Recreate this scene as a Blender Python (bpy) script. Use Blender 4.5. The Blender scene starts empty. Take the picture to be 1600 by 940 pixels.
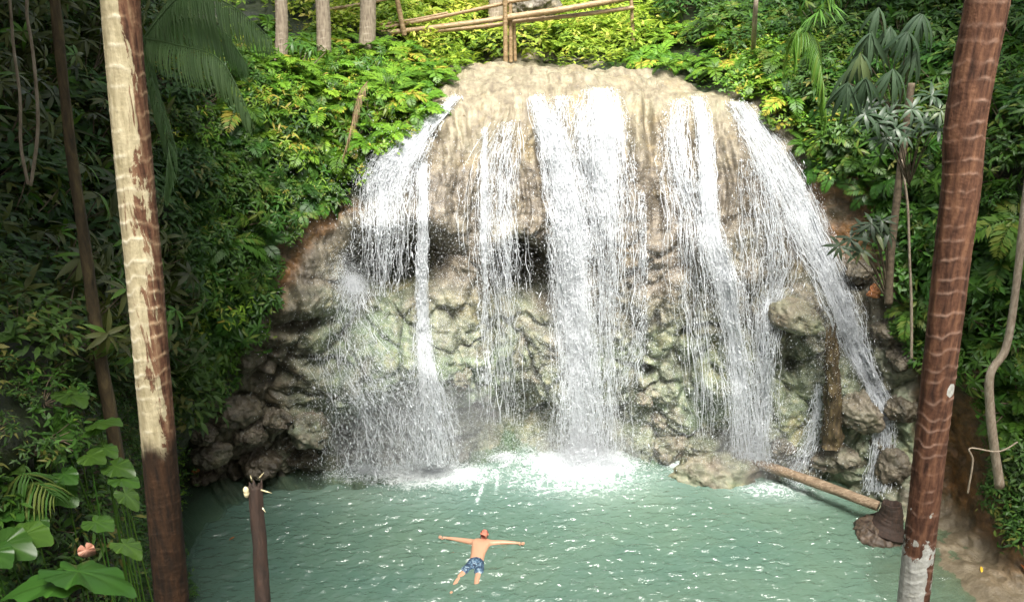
import bpy, math, random
import numpy as np
from mathutils import Vector, Matrix, Euler
from mathutils.bvhtree import BVHTree

rng = np.random.default_rng(7)
random.seed(7)
sc = bpy.context.scene
COL = sc.collection
R = math.radians
def rnd(lo, hi, n=None): return rng.uniform(lo, hi, n)

# ------------------------------------------------------------------ camera
CAM = np.array([0.0, 0.0, 10.5]); PITCH = R(20.0); FPX = 1300.0
cam_d = bpy.data.cameras.new('camera'); cam = bpy.data.objects.new('camera', cam_d); COL.objects.link(cam)
cam.location = CAM; cam.rotation_euler = (R(90) - PITCH, 0, 0)
cam_d.sensor_width = 36; cam_d.lens = 36 * FPX / 1600; cam_d.clip_end = 500; cam_d.clip_start = 0.05
sc.camera = cam

# ------------------------------------------------------------------ light
SUN_EL, SUN_AZ = R(62), R(172)          # azimuth measured from +y towards +x
w = bpy.data.worlds.new('World'); sc.world = w; w.use_nodes = True
nt = w.node_tree; bg = nt.nodes['Background']; sky = nt.nodes.new('ShaderNodeTexSky')
sky.sky_type = 'NISHITA'; sky.sun_disc = False; sky.sun_elevation = SUN_EL; sky.sun_rotation = SUN_AZ
sky.air_density = 1.0; sky.dust_density = 4.0; sky.ozone_density = 1.0
hs = nt.nodes.new('ShaderNodeHueSaturation'); hs.inputs['Saturation'].default_value = 0.35
nt.links.new(sky.outputs[0], hs.inputs['Color']); nt.links.new(hs.outputs[0], bg.inputs[0]); bg.inputs[1].default_value = 0.115
sd = bpy.data.lights.new('sun', 'SUN'); sd.energy = 3.4; sd.angle = R(25); sd.color = (1.0, 0.96, 0.88)
sun = bpy.data.objects.new('sun', sd); COL.objects.link(sun)
_d = Vector((math.sin(SUN_AZ) * math.cos(SUN_EL), math.cos(SUN_AZ) * math.cos(SUN_EL), math.sin(SUN_EL)))
sun.rotation_euler = _d.to_track_quat('Z', 'Y').to_euler()
vs = sc.view_settings; vs.view_transform = 'Standard'; vs.look = 'None'; vs.gamma = 1.0; vs.exposure = 1.5
sc.cycles.max_bounces = 6; sc.cycles.diffuse_bounces = 3; sc.cycles.glossy_bounces = 2
sc.cycles.transmission_bounces = 3; sc.cycles.transparent_max_bounces = 16
sc.cycles.use_denoising = True
sc.cycles.sample_clamp_indirect = 4

# ------------------------------------------------------------------ placing helpers (world metres)
def ray(px, py):
    dx = (np.asarray(px, float) - 800) / FPX; dv = (470 - np.asarray(py, float)) / FPX
    c, s = math.cos(PITCH), math.sin(PITCH)
    return np.stack([dx + 0 * dv, c + dv * s + 0 * dx, -s + dv * c + 0 * dx], -1)
def A(px, py, Y):
    r = ray(px, py); return CAM + r * (Y / r[..., 1:2])
def G(px, py, z=0.0):
    r = ray(px, py); return CAM + r * ((z - CAM[2]) / r[..., 2:3])
def pix(p):
    p = np.asarray(p, float) - CAM; c, s = math.cos(PITCH), math.sin(PITCH)
    f = p[..., 1] * c - p[..., 2] * s; u = p[..., 1] * s + p[..., 2] * c
    return 800 + FPX * p[..., 0] / f, 470 - FPX * u / f

# ------------------------------------------------------------------ noise
def _h(i, j, k, seed):
    n = (i * 374761393 + j * 668265263 + k * 1274126177 + seed * 974711) & 0xFFFFFFFF
    n = ((n ^ (n >> 13)) * 1274126177) & 0xFFFFFFFF
    n = ((n ^ (n >> 16)) * 2246822519) & 0xFFFFFFFF
    return ((n ^ (n >> 15)) & 0xFFFFFF) / float(0xFFFFFF)
def vnoise(p, seed=0):
    f = np.floor(p).astype(np.int64); t = p - f; t = t * t * t * (t * (t * 6 - 15) + 10)
    r = 0
    for a in (0, 1):
        wa = t[..., 0] if a else 1 - t[..., 0]
        for b in (0, 1):
            wb = t[..., 1] if b else 1 - t[..., 1]
            for c in (0, 1):
                wc = t[..., 2] if c else 1 - t[..., 2]
                r = r + wa * wb * wc * _h(f[..., 0] + a, f[..., 1] + b, f[..., 2] + c, seed)
    return r * 2 - 1
def fbm(p, oct=4, seed=0, lac=2.03, gain=0.5):
    r = 0; a = 1.0; tot = 0
    for o in range(oct):
        r = r + a * vnoise(p * lac ** o + 17.3 * o, seed + o); tot += a; a *= gain
    return r / tot
def worley(p, seed=0):
    f = np.floor(p).astype(np.int64); d1 = np.full(p.shape[:-1], 9.0); d2 = d1.copy()
    for a in (-1, 0, 1):
        for b in (-1, 0, 1):
            for c in (-1, 0, 1):
                i, j, k = f[..., 0] + a, f[..., 1] + b, f[..., 2] + c
                q = np.stack([i + _h(i, j, k, seed), j + _h(i, j, k, seed + 11), k + _h(i, j, k, seed + 23)], -1)
                d = np.sqrt(((p - q) ** 2).sum(-1))
                n = d < d1; d2 = np.where(n, d1, np.minimum(d2, d)); d1 = np.where(n, d, d1)
    return d1, d2
def sstep(a, b, x):
    t = np.clip((x - a) / (b - a), 0, 1); return t * t * (3 - 2 * t)

# ------------------------------------------------------------------ mesh helpers
def mesh_np(name, V, F, mats, attrs=None, fmat=None, smooth=True, uv=None):
    """V (n,3); F list of (m,k) int arrays"""
    me = bpy.data.meshes.new(name)
    if not isinstance(F, list): F = [F]
    F = [np.asarray(f, np.int32) for f in F if len(f)]
    V = np.asarray(V, np.float32)
    me.vertices.add(len(V)); me.vertices.foreach_set('co', V.ravel())
    li = np.concatenate([f.ravel() for f in F]); n = sum(len(f) for f in F)
    tot = np.concatenate([np.full(len(f), f.shape[1], np.int32) for f in F])
    me.loops.add(len(li)); me.loops.foreach_set('vertex_index', li)
    me.polygons.add(n); me.polygons.foreach_set('loop_start', np.concatenate([[0], np.cumsum(tot)[:-1]]).astype(np.int32))
    me.polygons.foreach_set('loop_total', tot)
    if smooth: me.polygons.foreach_set('use_smooth', np.ones(n, bool))
    for m in (mats if isinstance(mats, (list, tuple)) else [mats]): me.materials.append(m)
    if fmat is not None: me.polygons.foreach_set('material_index', np.asarray(fmat, np.int32))
    me.update(calc_edges=True)
    if attrs:
        for k, a in attrs.items():
            at = me.attributes.new(k, 'FLOAT', 'POINT'); at.data.foreach_set('value', np.asarray(a, np.float32).ravel())
    if uv is not None:
        ul = me.uv_layers.new(name='UVMap'); ul.data.foreach_set('uv', np.asarray(uv, np.float32)[li].ravel())
    me.validate()
    return me
def link(name, me, parent=None, loc=None):
    o = bpy.data.objects.new(name, me); COL.objects.link(o)
    if parent is not None: o.parent = parent
    if loc is not None: o.location = loc
    return o
def tag(o, label=None, cat=None, group=None, kind=None):
    if label: o['label'] = label
    if cat: o['category'] = cat
    if group: o['group'] = group
    if kind: o['kind'] = kind
    return o
def thing(name, label, cat, loc=(0, 0, 0), group=None):
    o = bpy.data.objects.new(name, None); COL.objects.link(o); o.location = loc; o.empty_display_size = .2
    return tag(o, label, cat, group)
def copy_tree(o, parent=None):
    c = o.copy(); COL.objects.link(c)
    if parent is not None: c.parent = parent
    for ch in list(o.children): copy_tree(ch, c)
    return c
def merge(parts):
    """parts: list of (V, [F...], attr) -> V, F, tint"""
    V = []; F = {}; T = []; n = 0
    for v, fs, t in parts:
        V.append(v); T.append(np.broadcast_to(np.asarray(t, float), (len(v),)))
        for f in fs: F.setdefault(f.shape[1], []).append(f + n)
        n += len(v)
    return np.concatenate(V), [np.concatenate(x) for x in F.values()], np.concatenate(T)
def stamp(tv, tf, locs, mats, tints=None):
    """place template (n,3)/(m,k) at k locs with 3x3 mats"""
    k = len(locs); n = len(tv)
    V = np.einsum('kij,nj->kni', mats, tv) + locs[:, None, :]
    F = (tf[None] + (np.arange(k) * n)[:, None, None]).reshape(-1, tf.shape[1])
    t = np.zeros(k) if tints is None else tints
    return V.reshape(-1, 3), [F], np.repeat(t, n)
def basis(xdir, up, scale=1.0, side=None):
    """3x3 matrices with local x along xdir, local z near up"""
    x = xdir / np.linalg.norm(xdir, axis=-1, keepdims=True)
    y = np.cross(up, x); ny = np.linalg.norm(y, axis=-1, keepdims=True); y = y / np.maximum(ny, 1e-6)
    z = np.cross(x, y); s = np.broadcast_to(np.asarray(scale, float), x.shape[:-1])[..., None, None]
    s2 = s if side is None else np.broadcast_to(np.asarray(side, float), x.shape[:-1])[..., None, None]
    return np.concatenate([x[..., :, None] * s, y[..., :, None] * s2, z[..., :, None] * s], -1)
def tube(pts, rad, sides=8, seed=None, rough=0.0, close=True, flat=0):
    pts = np.asarray(pts, float); n = len(pts); rad = np.broadcast_to(np.asarray(rad, float), (n,))
    t = np.gradient(pts, axis=0); t /= np.linalg.norm(t, axis=1, keepdims=True)
    ref = np.array([1.0, 0.13, 0.07]) if abs(t[:, 2]).mean() > .6 else np.array([0.05, 0.1, 1.0])
    a = np.cross(t, ref); a /= np.linalg.norm(a, axis=1, keepdims=True); b = np.cross(t, a)
    an = np.arange(sides) / sides * 2 * math.pi
    rr = rad[:, None] * np.ones(sides)
    if rough:
        q = np.stack([np.cos(an)[None] + 0 * rr, np.sin(an)[None] + 0 * rr, np.arange(n)[:, None] * .11 + 0 * rr], -1)
        rr = rr * (1 + rough * fbm(q * 1.7, 3, seed or 0))
    V = pts[:, None] + rr[..., None] * (np.cos(an)[None, :, None] * a[:, None] + np.sin(an)[None, :, None] * b[:, None])
    i = np.arange(n - 1)[:, None] * sides; j = np.arange(sides)[None]; j2 = (j + 1) % sides
    F = np.stack([i + j, i + j2, i + sides + j2, i + sides + j], -1).reshape(-1, 4)
    V = V.reshape(-1, 3); fs = [F]
    if close:
        V = np.concatenate([V, pts[:1], pts[-1:]]); c0 = n * sides; jj = np.arange(sides)
        fs.append(np.stack([np.full(sides, c0), (jj + 1) % sides, jj], -1))
        fs.append(np.stack([np.full(sides, c0 + 1), (n - 1) * sides + jj, (n - 1) * sides + (jj + 1) % sides], -1))
    return V, fs, 0.0
def curve_pts(ctrl, n=24):
    c = np.asarray(ctrl, float); m = len(c); t = np.linspace(0, m - 1, n); i = np.clip(t.astype(int), 0, m - 2); u = (t - i)[:, None]
    p0 = c[np.maximum(i - 1, 0)]; p1 = c[i]; p2 = c[i + 1]; p3 = c[np.minimum(i + 2, m - 1)]
    return .5 * (2 * p1 + (p2 - p0) * u + (2 * p0 - 5 * p1 + 4 * p2 - p3) * u ** 2 + (3 * p1 - p0 - 3 * p2 + p3) * u ** 3)

# ------------------------------------------------------------------ materials
class NT:
    def __init__(s, name):
        s.m = bpy.data.materials.new(name); s.m.use_nodes = True; s.t = s.m.node_tree; s.n = s.t.nodes
        s.b = s.n['Principled BSDF']; s.out = s.n['Material Output']
    def node(s, typ, **kw):
        x = s.n.new(typ)
        for k, v in kw.items():
            if k.startswith('_'): setattr(x, k[1:], v)
            else:
                k2 = k.replace('__', ' ')
                x.inputs[k2].default_value = v
        return x
    def l(s, a, b): s.t.links.new(a, b)
    def coord(s, which='Object', scale=(1, 1, 1)):
        c = s.node('ShaderNodeTexCoord'); m = s.node('ShaderNodeMapping'); m.inputs['Scale'].default_value = scale
        s.l(c.outputs[which], m.inputs['Vector']); return m.outputs[0]
    def noise(s, vec, scale, detail=5, rough=.55, dist=0.0):
        x = s.node('ShaderNodeTexNoise', Scale=scale, Detail=detail, Roughness=rough, Distortion=dist); s.l(vec, x.inputs['Vector']); return x.outputs['Fac']
    def ramp(s, fac, stops, interp='LINEAR'):
        x = s.node('ShaderNodeValToRGB'); s.l(fac, x.inputs[0]); cr = x.color_ramp; cr.interpolation = interp
        while len(cr.elements) < len(stops): cr.elements.new(.5)
        for e, (p, c) in zip(cr.elements, stops):
            e.position = p; e.color = (c, c, c, 1) if isinstance(c, (int, float)) else (*c, 1)
        return x.outputs[0]
    def mix(s, fac, a, b, mode='MIX'):
        x = s.node('ShaderNodeMix', _data_type='RGBA', _blend_type=mode)
        for sock, v in ((0, fac), (6, a), (7, b)):
            if hasattr(v, 'default_value') or hasattr(v, 'links'): s.l(v, x.inputs[sock])
            else: x.inputs[sock].default_value = (*v, 1) if isinstance(v, tuple) else v
        return x.outputs[2]
    def math(s, op, a, b=0.0, clamp=False):
        x = s.node('ShaderNodeMath', _operation=op, _use_clamp=clamp)
        for i, v in enumerate((a, b)):
            if hasattr(v, 'links'): s.l(v, x.inputs[i])
            else: x.inputs[i].default_value = v
        return x.outputs[0]
    def attr(s, name):
        x = s.node('ShaderNodeAttribute', _attribute_name=name); return x.outputs['Fac']
    def bump(s, h, strength=.5, dist=.02, normal=None):
        x = s.node('ShaderNodeBump', Strength=strength, Distance=dist); s.l(h, x.inputs['Height'])
        if normal is not None: s.l(normal, x.inputs['Normal'])
        s.l(x.outputs[0], s.b.inputs['Normal']); return x.outputs[0]

def leaf_mat(name, dark, light, accent=None, rough=.45, trans=.35, hue_var=.03, val=.35, accent_at=.93):
    """leaf: tint attribute picks between two greens, each plant a little different, light passes through"""
    m = NT(name); t = m.attr('tint')
    stops = [(0.0, dark), (accent_at - .08, light)]
    if accent: stops += [(accent_at, accent)]
    c = m.ramp(t, stops)
    oi = m.node('ShaderNodeObjectInfo'); h = m.node('ShaderNodeHueSaturation')
    m.l(m.math('ADD', m.math('MULTIPLY', oi.outputs['Random'], hue_var), .5 - hue_var / 2), h.inputs['Hue'])
    r2 = m.math('FRACT', m.math('MULTIPLY', oi.outputs['Random'], 7.31))
    m.l(m.math('ADD', m.math('MULTIPLY', r2, val), 1 - val / 2), h.inputs['Value'])
    m.l(c, h.inputs['Color'])
    col = h.outputs[0]
    m.l(col, m.b.inputs['Base Color']); m.b.inputs['Roughness'].default_value = rough
    m.b.inputs['Specular IOR Level'].default_value = .4
    tr = m.node('ShaderNodeBsdfTranslucent'); m.l(m.mix(.5, col, (.12, .2, .01)), tr.inputs['Color'])
    mx = m.node('ShaderNodeMixShader'); mx.inputs[0].default_value = trans
    m.l(m.b.outputs[0], mx.inputs[1]); m.l(tr.outputs[0], mx.inputs[2]); m.l(mx.outputs[0], m.out.inputs['Surface'])
    return m.m
# ------------------------------------------------------------------ terrain: one closed ring of profiles round the pool
def pt(*a): return np.array(a, float)
def off(p, d, z): # pool-bed point: move the waterline point d metres towards the pool centre
    c = np.array([0.8, 13.0, 0]); v = (c - p); v[2] = 0; v /= np.linalg.norm(v); q = p + v * d; q[2] = z; return q
cols = []   # each: rows 1..8, rock values rows 0..8, n samples to next, bed (dist, z)
def colm(pts, rock, n, bed=(1.6, -1.6)):
    pts = [np.asarray(p, float).reshape(3) for p in pts]
    cols.append(([off(pts[0], *bed)] + pts, rock, n))
Z9 = [0] * 9
colm([pt(.5, 8, 0), pt(.5, 6.5, 1.4), pt(.5, 5, 3.0), pt(.5, 3, 5.2), pt(.5, 1.2, 7.6), pt(.5, -1, 8.7), pt(.5, -8, 10), pt(.5, -30, 20)], Z9, 30)
colm([pt(-4, 8.3, 0), pt(-3.8, 7, 1.6), pt(-3.6, 5.8, 4.2), pt(-3.5, 4.6, 5.6), pt(-3.8, 2.8, 7.3), pt(-5, .5, 9), pt(-8, -6, 12), pt(-15, -30, 24)], Z9, 40)
colm([G(285, 935), A(240, 900, 10.5), A(190, 850, 8.5), A(120, 800, 7), A(20, 720, 6.5), A(-150, 500, 6.5), pt(-14, 6, 15), pt(-25, 5, 28)], Z9, 40)
colm([G(270, 850), A(235, 790, 12.5), A(190, 700, 11.5), A(130, 600, 10.5), A(40, 470, 10), A(-120, 250, 10.5), pt(-17, 11, 18), pt(-30, 10, 32)], Z9, 40)
colm([G(285, 775), A(275, 680, 14.6), A(240, 560, 14), A(200, 430, 13.5), A(150, 280, 13.5), A(60, 80, 15), pt(-14, 20, 16), pt(-28, 24, 30)], Z9, 50)
colm([G(340, 745), A(330, 650, 16), A(310, 530, 15.6), A(300, 400, 15.5), A(290, 250, 16), A(280, 100, 18), A(250, 0, 24), pt(-22, 40, 26)], [.6, .6, .4, 0, 0, 0, 0, 0, 0], 60)
colm([G(430, 735), A(425, 650, 16.8), A(420, 540, 16.4), A(420, 430, 16.6), A(420, 280, 17.2), A(410, 110, 19), A(400, 30, 24), pt(-14, 46, 20)], [1, 1, 1, 1, .2, 0, 0, 0, 0], 80)
colm([G(520, 730), A(515, 640, 17.2), A(510, 520, 17), A(510, 400, 17.3), A(520, 300, 18), A(530, 140, 19.6), A(520, 50, 24), pt(-8, 48, 17)], [1, 1, 1, 1, .8, .1, 0, 0, 0], 80)
colm([G(600, 722), A(600, 620, 17.4), A(600, 490, 17.5), A(600, 380, 17.9), A(600, 262, 18.2), A(620, 140, 20.2), A(620, 60, 25), pt(-5, 50, 15.5)], [1, 1, 1, 1, 1, .1, 0, 0, 0], 90)
colm([G(690, 712), A(690, 600, 17.8), A(685, 470, 17.8), A(685, 320, 18.1), A(690, 180, 19.2), A(715, 110, 22), A(720, 75, 27), pt(-2, 50, 15)], [1, 1, 1, 1, 1, 1, .9, 0, 0], 90)
colm([G(800, 698), A(800, 590, 18.6), A(800, 450, 18.5), A(800, 290, 18.6), A(800, 150, 19.9), A(800, 106, 22.8), A(800, 80, 27), pt(0, 50, 14.5)], [1, 1, 1, 1, 1, 1, 1, .6, 0], 90)
colm([G(900, 702), A(900, 590, 18.2), A(900, 440, 18.2), A(900, 280, 18.7), A(900, 148, 20), A(900, 106, 22.8), A(900, 85, 27), pt(2, 50, 14.5)], [1, 1, 1, 1, 1, 1, 1, .3, 0], 90)
colm([G(1010, 712), A(1010, 590, 18), A(1010, 440, 18.1), A(1010, 290, 18.6), A(1010, 155, 20), A(1000, 116, 22.3), A(1010, 60, 26), pt(5, 50, 16)], [1, 1, 1, 1, 1, 1, .8, 0, 0], 80)
colm([G(1100, 722), A(1100, 600, 17.7), A(1100, 450, 17.8), A(1100, 300, 18.4), A(1095, 165, 19.8), A(1090, 122, 21.3), A(1100, 40, 24.5), pt(8, 48, 18)], [1, 1, 1, 1, 1, 1, .2, 0, 0], 80)
colm([G(1200, 740), A(1200, 620, 17.2), A(1200, 480, 17.5), A(1195, 320, 18.1), A(1180, 190, 19.4), A(1195, 130, 20.6), A(1200, 30, 23.5), pt(12, 46, 20)], [1, 1, 1, 1, 1, 1, .1, 0, 0], 80)
colm([G(1300, 755), A(1300, 660, 16.9), A(1310, 550, 17.1), A(1300, 440, 17.5), A(1275, 320, 18.4), A(1290, 180, 19.4), A(1300, 30, 22), pt(16, 42, 22)], [1, 1, 1, 1, 1, .5, 0, 0, 0], 70)
colm([G(1390, 790), A(1390, 700, 16.2), A(1390, 600, 16.5), A(1385, 480, 16.9), A(1380, 350, 17.6), A(1390, 190, 18.6), A(1400, 30, 21), pt(20, 36, 24)], [1, 1, 1, 1, .6, 0, 0, 0, 0], 60)
colm([G(1460, 862), A(1470, 790, 15.3), A(1480, 690, 15.6), A(1480, 560, 15.9), A(1480, 400, 16.5), A(1490, 200, 17.4), A(1500, 20, 20), pt(24, 28, 26)], Z9, 50, (1.6, -.35))
colm([G(1545, 935), G(1590, 880, .35), A(1600, 720, 14.3), A(1610, 560, 14.5), A(1620, 380, 14.8), A(1640, 180, 15.5), A(1660, 0, 18), pt(26, 20, 26)], Z9, 40, (2.2, -.35))
colm([pt(8.2, 11.2, 0), pt(10.5, 11.5, .7), pt(12, 11.5, 3.5), pt(13, 11.5, 6), pt(14.5, 11.5, 9), pt(17, 11, 12), pt(22, 10, 17), pt(30, 8, 28)], Z9, 30, (1.8, -.4))
colm([pt(6, 8.6, 0), pt(6.3, 7, 1.4), pt(6.5, 5.5, 3), pt(7, 4, 5), pt(8, 2.5, 7.5), pt(9, 0, 10), pt(12, -7, 13), pt(18, -30, 24)], Z9, 30)

def crom(c, i0, i1, i2, i3, u):
    p0, p1, p2, p3 = c[i0], c[i1], c[i2], c[i3]
    while u.ndim < p0.ndim: u = u[..., None]
    return .5 * (2 * p1 + (p2 - p0) * u + (2 * p0 - 5 * p1 + 4 * p2 - p3) * u ** 2 + (3 * p1 - p0 - 3 * p2 + p3) * u ** 3)
CT = np.array([[np.append(p, r) for p, r in zip(c[0], c[1])] for c in cols])      # K, 9, 4
K = len(cols)
ui = np.concatenate([k + np.arange(c[2]) / c[2] for k, c in enumerate(cols)]); i = ui.astype(int)
g = crom(CT, (i - 1) % K, i, (i + 1) % K, (i + 2) % K, ui - i)                     # U, 9, 4
rows_n = [8, 80, 85, 85, 85, 50, 40, 60]
vi = np.concatenate([k + np.arange(n) / n for k, n in enumerate(rows_n)] + [[8.0]]); j = np.minimum(vi.astype(int), 7)
gt = np.swapaxes(g, 0, 1)
grid = crom(gt, np.maximum(j - 1, 0), j, j + 1, np.minimum(j + 2, 8), vi - j)       # V, U, 4
grid = np.swapaxes(grid, 0, 1)                                                      # U, V, 4
base = grid[..., :3].copy(); rock = np.clip(grid[..., 3], 0, 1)
NU, NV = base.shape[:2]
# a soft wobble of the rock border so it is no straight line
wob = fbm(base * .9, 3, 5); rock = np.clip(rock + .45 * wob * (rock > .02) * (rock < .98), 0, 1); rk = sstep(.35, .65, rock)
du = np.roll(base, -1, 0) - np.roll(base, 1, 0); dv = np.gradient(base, axis=1)
nrm = np.cross(dv, du); nrm /= np.linalg.norm(nrm, axis=-1, keepdims=True) + 1e-9
cen = np.array([.8, 13, 6.0]);
if ((cen - base) * nrm).sum(-1).mean() < 0: nrm = -nrm
steep = 1 - np.clip(nrm[..., 2], 0, 1)
vv = np.broadcast_to(vi[None], (NU, NV)); uu = np.broadcast_to(ui[:, None], (NU, NV))
P = base
warp = np.stack([fbm(P * .8 + 3, 3, 1), fbm(P * .8 + 9, 3, 2), fbm(P * .8 + 5, 3, 3)], -1)
low = 1 - sstep(2.6, 4.2, vv)                         # lower face is lumpy boulders, upper face smooth flowstone
top = sstep(4.3, 5.0, vv)
d1, d2 = worley(P * np.array([1.15, 1.15, .95]) + warp * .55, 31)
lump = sstep(0, .55, 1 - d1) - .4
ridge = .5 - np.abs(fbm(P * np.array([1.5, 1.5, 2.6]) + warp * .8, 5, 33)) * 2.2; strata = fbm(np.stack([P[..., 0] * .9, P[..., 1] * .9, P[..., 2] * 4.2 + P[..., 0] * 1.1], -1) + warp * .8, 4, 35)
e1, e2 = worley(P * np.array([2.9, 2.9, 2.3]) + warp * .9, 47)
lump2 = (1 - e1 ** 2) - .5
f1, f2 = worley(P * np.array([6.5, 6.5, 4.6]) + warp * 1.8, 53)
lump3 = (1 - f1 ** 2) - .5
ribs = fbm(np.stack([P[..., 0] * 2.4 + warp[..., 0] * .7, P[..., 1] * .4, P[..., 2] * .32], -1), 4, 71)
ribs2 = fbm(np.stack([P[..., 0] * 8 + warp[..., 0] * 1.6, P[..., 1] * 1.3, P[..., 2] * 1.5], -1), 3, 77)
fine = fbm(P * 14, 3, 91)
crev = -sstep(.16, 0, d2 - d1) * .16
D = rk * (1 - .55 * top) * (lump * (.25 * low + .10) + ridge * (.07 * low + .03) + strata * .05 * low + lump2 * (.11 * low + .05) + lump3 * (.045 * low + .03)
     + ribs * (.34 * (1 - low) + .08) * (1 - .4 * top) + ribs2 * (.07 * (1 - low) + .02) + fine * .014 + crev * low * .6)
D += (1 - rk) * sstep(.4, 1.2, vv) * (fbm(P * .7, 4, 21) * .35 + fbm(P * 4, 3, 22) * .07)
# caves, lips and bulges of the face: (px, py, rx, rz metres, depth metres)
FEAT = [(632, 412, 1.0, .62, -2.1), (620, 340, .95, .28, .4), (830, 445, .85, .75, -1.5), (800, 410, .4, .7, -.9), (785, 365, .55, .33, .42), (845, 350, .5, .28, .2),
        (1025, 330, .16, .5, -.35), (1022, 395, .28, .25, .35), (1025, 500, .1, .3, -.3), (1010, 578, .18, .16, -.5), (1072, 520, .13, .14, -.4), (1015, 640, .3, .3, -.5),
        (815, 650, .9, .7, -.8), (600, 650, .7, .5, -.6), (1240, 475, .55, .32, .5), (1250, 560, .3, .3, -.2), (1238, 575, .12, .2, -.35), (1110, 380, .7, .4, .35), (1160, 430, .5, .3, .28),
        (1150, 240, .35, .7, .3), (730, 600, .45, .5, .4), (735, 545, .3, .2, .3), (600, 560, 1.3, .8, .65), (690, 560, .7, .6, .35), (545, 600, .8, .6, .35), (515, 560, .4, .16, -.5), (470, 505, .6, .14, -.4), (430, 590, .5, .12, -.35), (470, 470, .7, .3, .35),
        (690, 205, .12, .2, .2), (1015, 200, .12, 1.1, -.28), (990, 250, .2, .9, .18), (1340, 640, .4, .4, .4), (1310, 665, .2, .25, -.5), (1330, 440, .3, .14, -.35),
        (1120, 235, .15, .9, -.15), (870, 620, .5, .9, .25), (1000, 470, .35, .3, .25), (1140, 600, .6, .3, .25), (460, 650, .5, .4, .25), (1205, 520, .3, .5, .3), (740, 240, .15, .9, -.12), (790, 220, .18, .8, .14)]
pu, pv = pix(base)
face_m = (vv > .8) & (vv < 5.2)
for fx, fy, rx, rz, dd in FEAT:
    k = np.argmin(np.where(face_m, (pu - fx) ** 2 + (pv - fy) ** 2, 1e12)); c = base.reshape(-1, 3)[k]
    q = base - c; ww = 1 + .35 * warp[..., 0]
    D += dd * np.exp(-(((q[..., 0] / rx) ** 2 + (q[..., 1] / max(rx, .8)) ** 2 + (q[..., 2] / rz) ** 2) * ww) ** 1.5) * sstep(.0, .2, rk)
D *= sstep(0, .35, vv)
terr = base + nrm * D[..., None]
# gentle channel steps on the stream bed above the crest
tb = sstep(5.0, 5.4, vv) * rk
terr[..., 2] += tb * (.10 * fbm(terr * np.array([.7, 1.6, 0]), 3, 66) + .05 * np.sin(terr[..., 1] * 4 + 2 * warp[..., 0]))
# colour attributes that belong to the stone: green algae low down, tan at the crest, orange soil
PZ = terr[..., 2]
algae = np.clip(.65 * sstep(5.2, 2.2, PZ) + .25 * fbm(P * .9, 3, 12) - .1 * sstep(1.0, 0, PZ), 0, 1) * rk
for fx, fy, r_, s_ in ((590, 530, 1.5, .5), (740, 580, .9, .45), (1090, 640, 1.0, .35), (1240, 460, .6, .3), (950, 570, .9, .3), (540, 480, .9, .3)):
    k = np.argmin(np.where(face_m, (pu - fx) ** 2 + (pv - fy) ** 2, 1e12)); c = base.reshape(-1, 3)[k]
    algae += s_ * np.exp(-(((base - c) ** 2).sum(-1) / r_ ** 2))
algae = np.clip(algae, 0, 1)
kk = np.argmin(np.where(face_m, (pu - 785) ** 2 + (pv - 368) ** 2, 1e12)); knob = np.exp(-(((base - base.reshape(-1, 3)[kk]) / np.array([.4, .6, .42])) ** 2).sum(-1))
tan = np.clip(1.6 * knob + sstep(5.8, 8.8, PZ) + .25 * fbm(P * .8, 3, 14), 0, 1) * rk
soil = (1 - rk) * sstep(.1, .9, steep) * 1.0
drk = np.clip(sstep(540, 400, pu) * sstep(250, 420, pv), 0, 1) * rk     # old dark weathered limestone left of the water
V = terr.reshape(-1, 3)
a = np.arange(NU)[:, None]; b = np.arange(NV - 1)[None]; a2 = (a + 1) % NU
F = np.stack([a * NV + b, a2 * NV + b, a2 * NV + b + 1, a * NV + b + 1], -1).reshape(-1, 4)
nf = np.cross(V[F[:, 1]] - V[F[:, 0]], V[F[:, 3]] - V[F[:, 0]])
if ((cen - V[F[:, 0]]) * nf).sum() < 0: F = F[:, ::-1]
fr = (rk.reshape(-1)[F].mean(1) > .5)

m = NT('wet_limestone_and_soil'); co = m.coord('Object')
n1 = m.noise(co, .9, 6, .6, .6); n2 = m.noise(co, 5, 8, .65, .4); n3 = m.noise(co, 26, 6, .6)
cs = m.coord('Object', (3.2, .8, .5)); n4 = m.noise(cs, 2.2, 6, .6, .5)
greyb = m.ramp(n2, [(.28, (.045, .037, .028)), (.5, (.145, .122, .092)), (.72, (.28, .24, .18))])
tanc = m.ramp(m.math('ADD', m.math('MULTIPLY', n4, .5), m.math('MULTIPLY', n2, .5)), [(.3, (.09, .07, .05)), (.47, (.20, .168, .110)), (.62, (.315, .28, .19))])
algc = m.ramp(n2, [(.3, (.06, .10, .055)), (.52, (.20, .29, .17)), (.72, (.42, .44, .27))])
c = m.mix(m.ramp(m.attr('tan'), [(.25, 0.0), (.85, 1.0)]), greyb, tanc)
al = m.math('MULTIPLY', m.attr('algae'), m.ramp(n1, [(.35, .15), (.62, 1.0)]))
c = m.mix(al, c, algc)
och = m.ramp(n1, [(.55, 0.0), (.7, .55)]); c = m.mix(och, c, m.ramp(n2, [(.3, (.16, .11, .04)), (.7, (.40, .31, .15))]))
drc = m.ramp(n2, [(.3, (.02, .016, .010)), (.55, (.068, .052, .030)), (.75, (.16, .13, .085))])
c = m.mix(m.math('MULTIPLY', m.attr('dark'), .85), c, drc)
soilc = m.ramp(n2, [(.3, (.05, .028, .012)), (.5, (.14, .075, .03)), (.7, (.26, .13, .045))])
mossc = m.ramp(n3, [(.3, (.008, .012, .004)), (.7, (.025, .035, .010))])
gc = m.mix(m.math('MULTIPLY', m.attr('earth'), m.ramp(m.noise(co, 1.6, 4), [(.35, .35), (.55, 1.0)])), mossc, soilc)
sandc = m.ramp(n2, [(.3, (.09, .07, .042)), (.7, (.19, .155, .10))])
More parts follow.
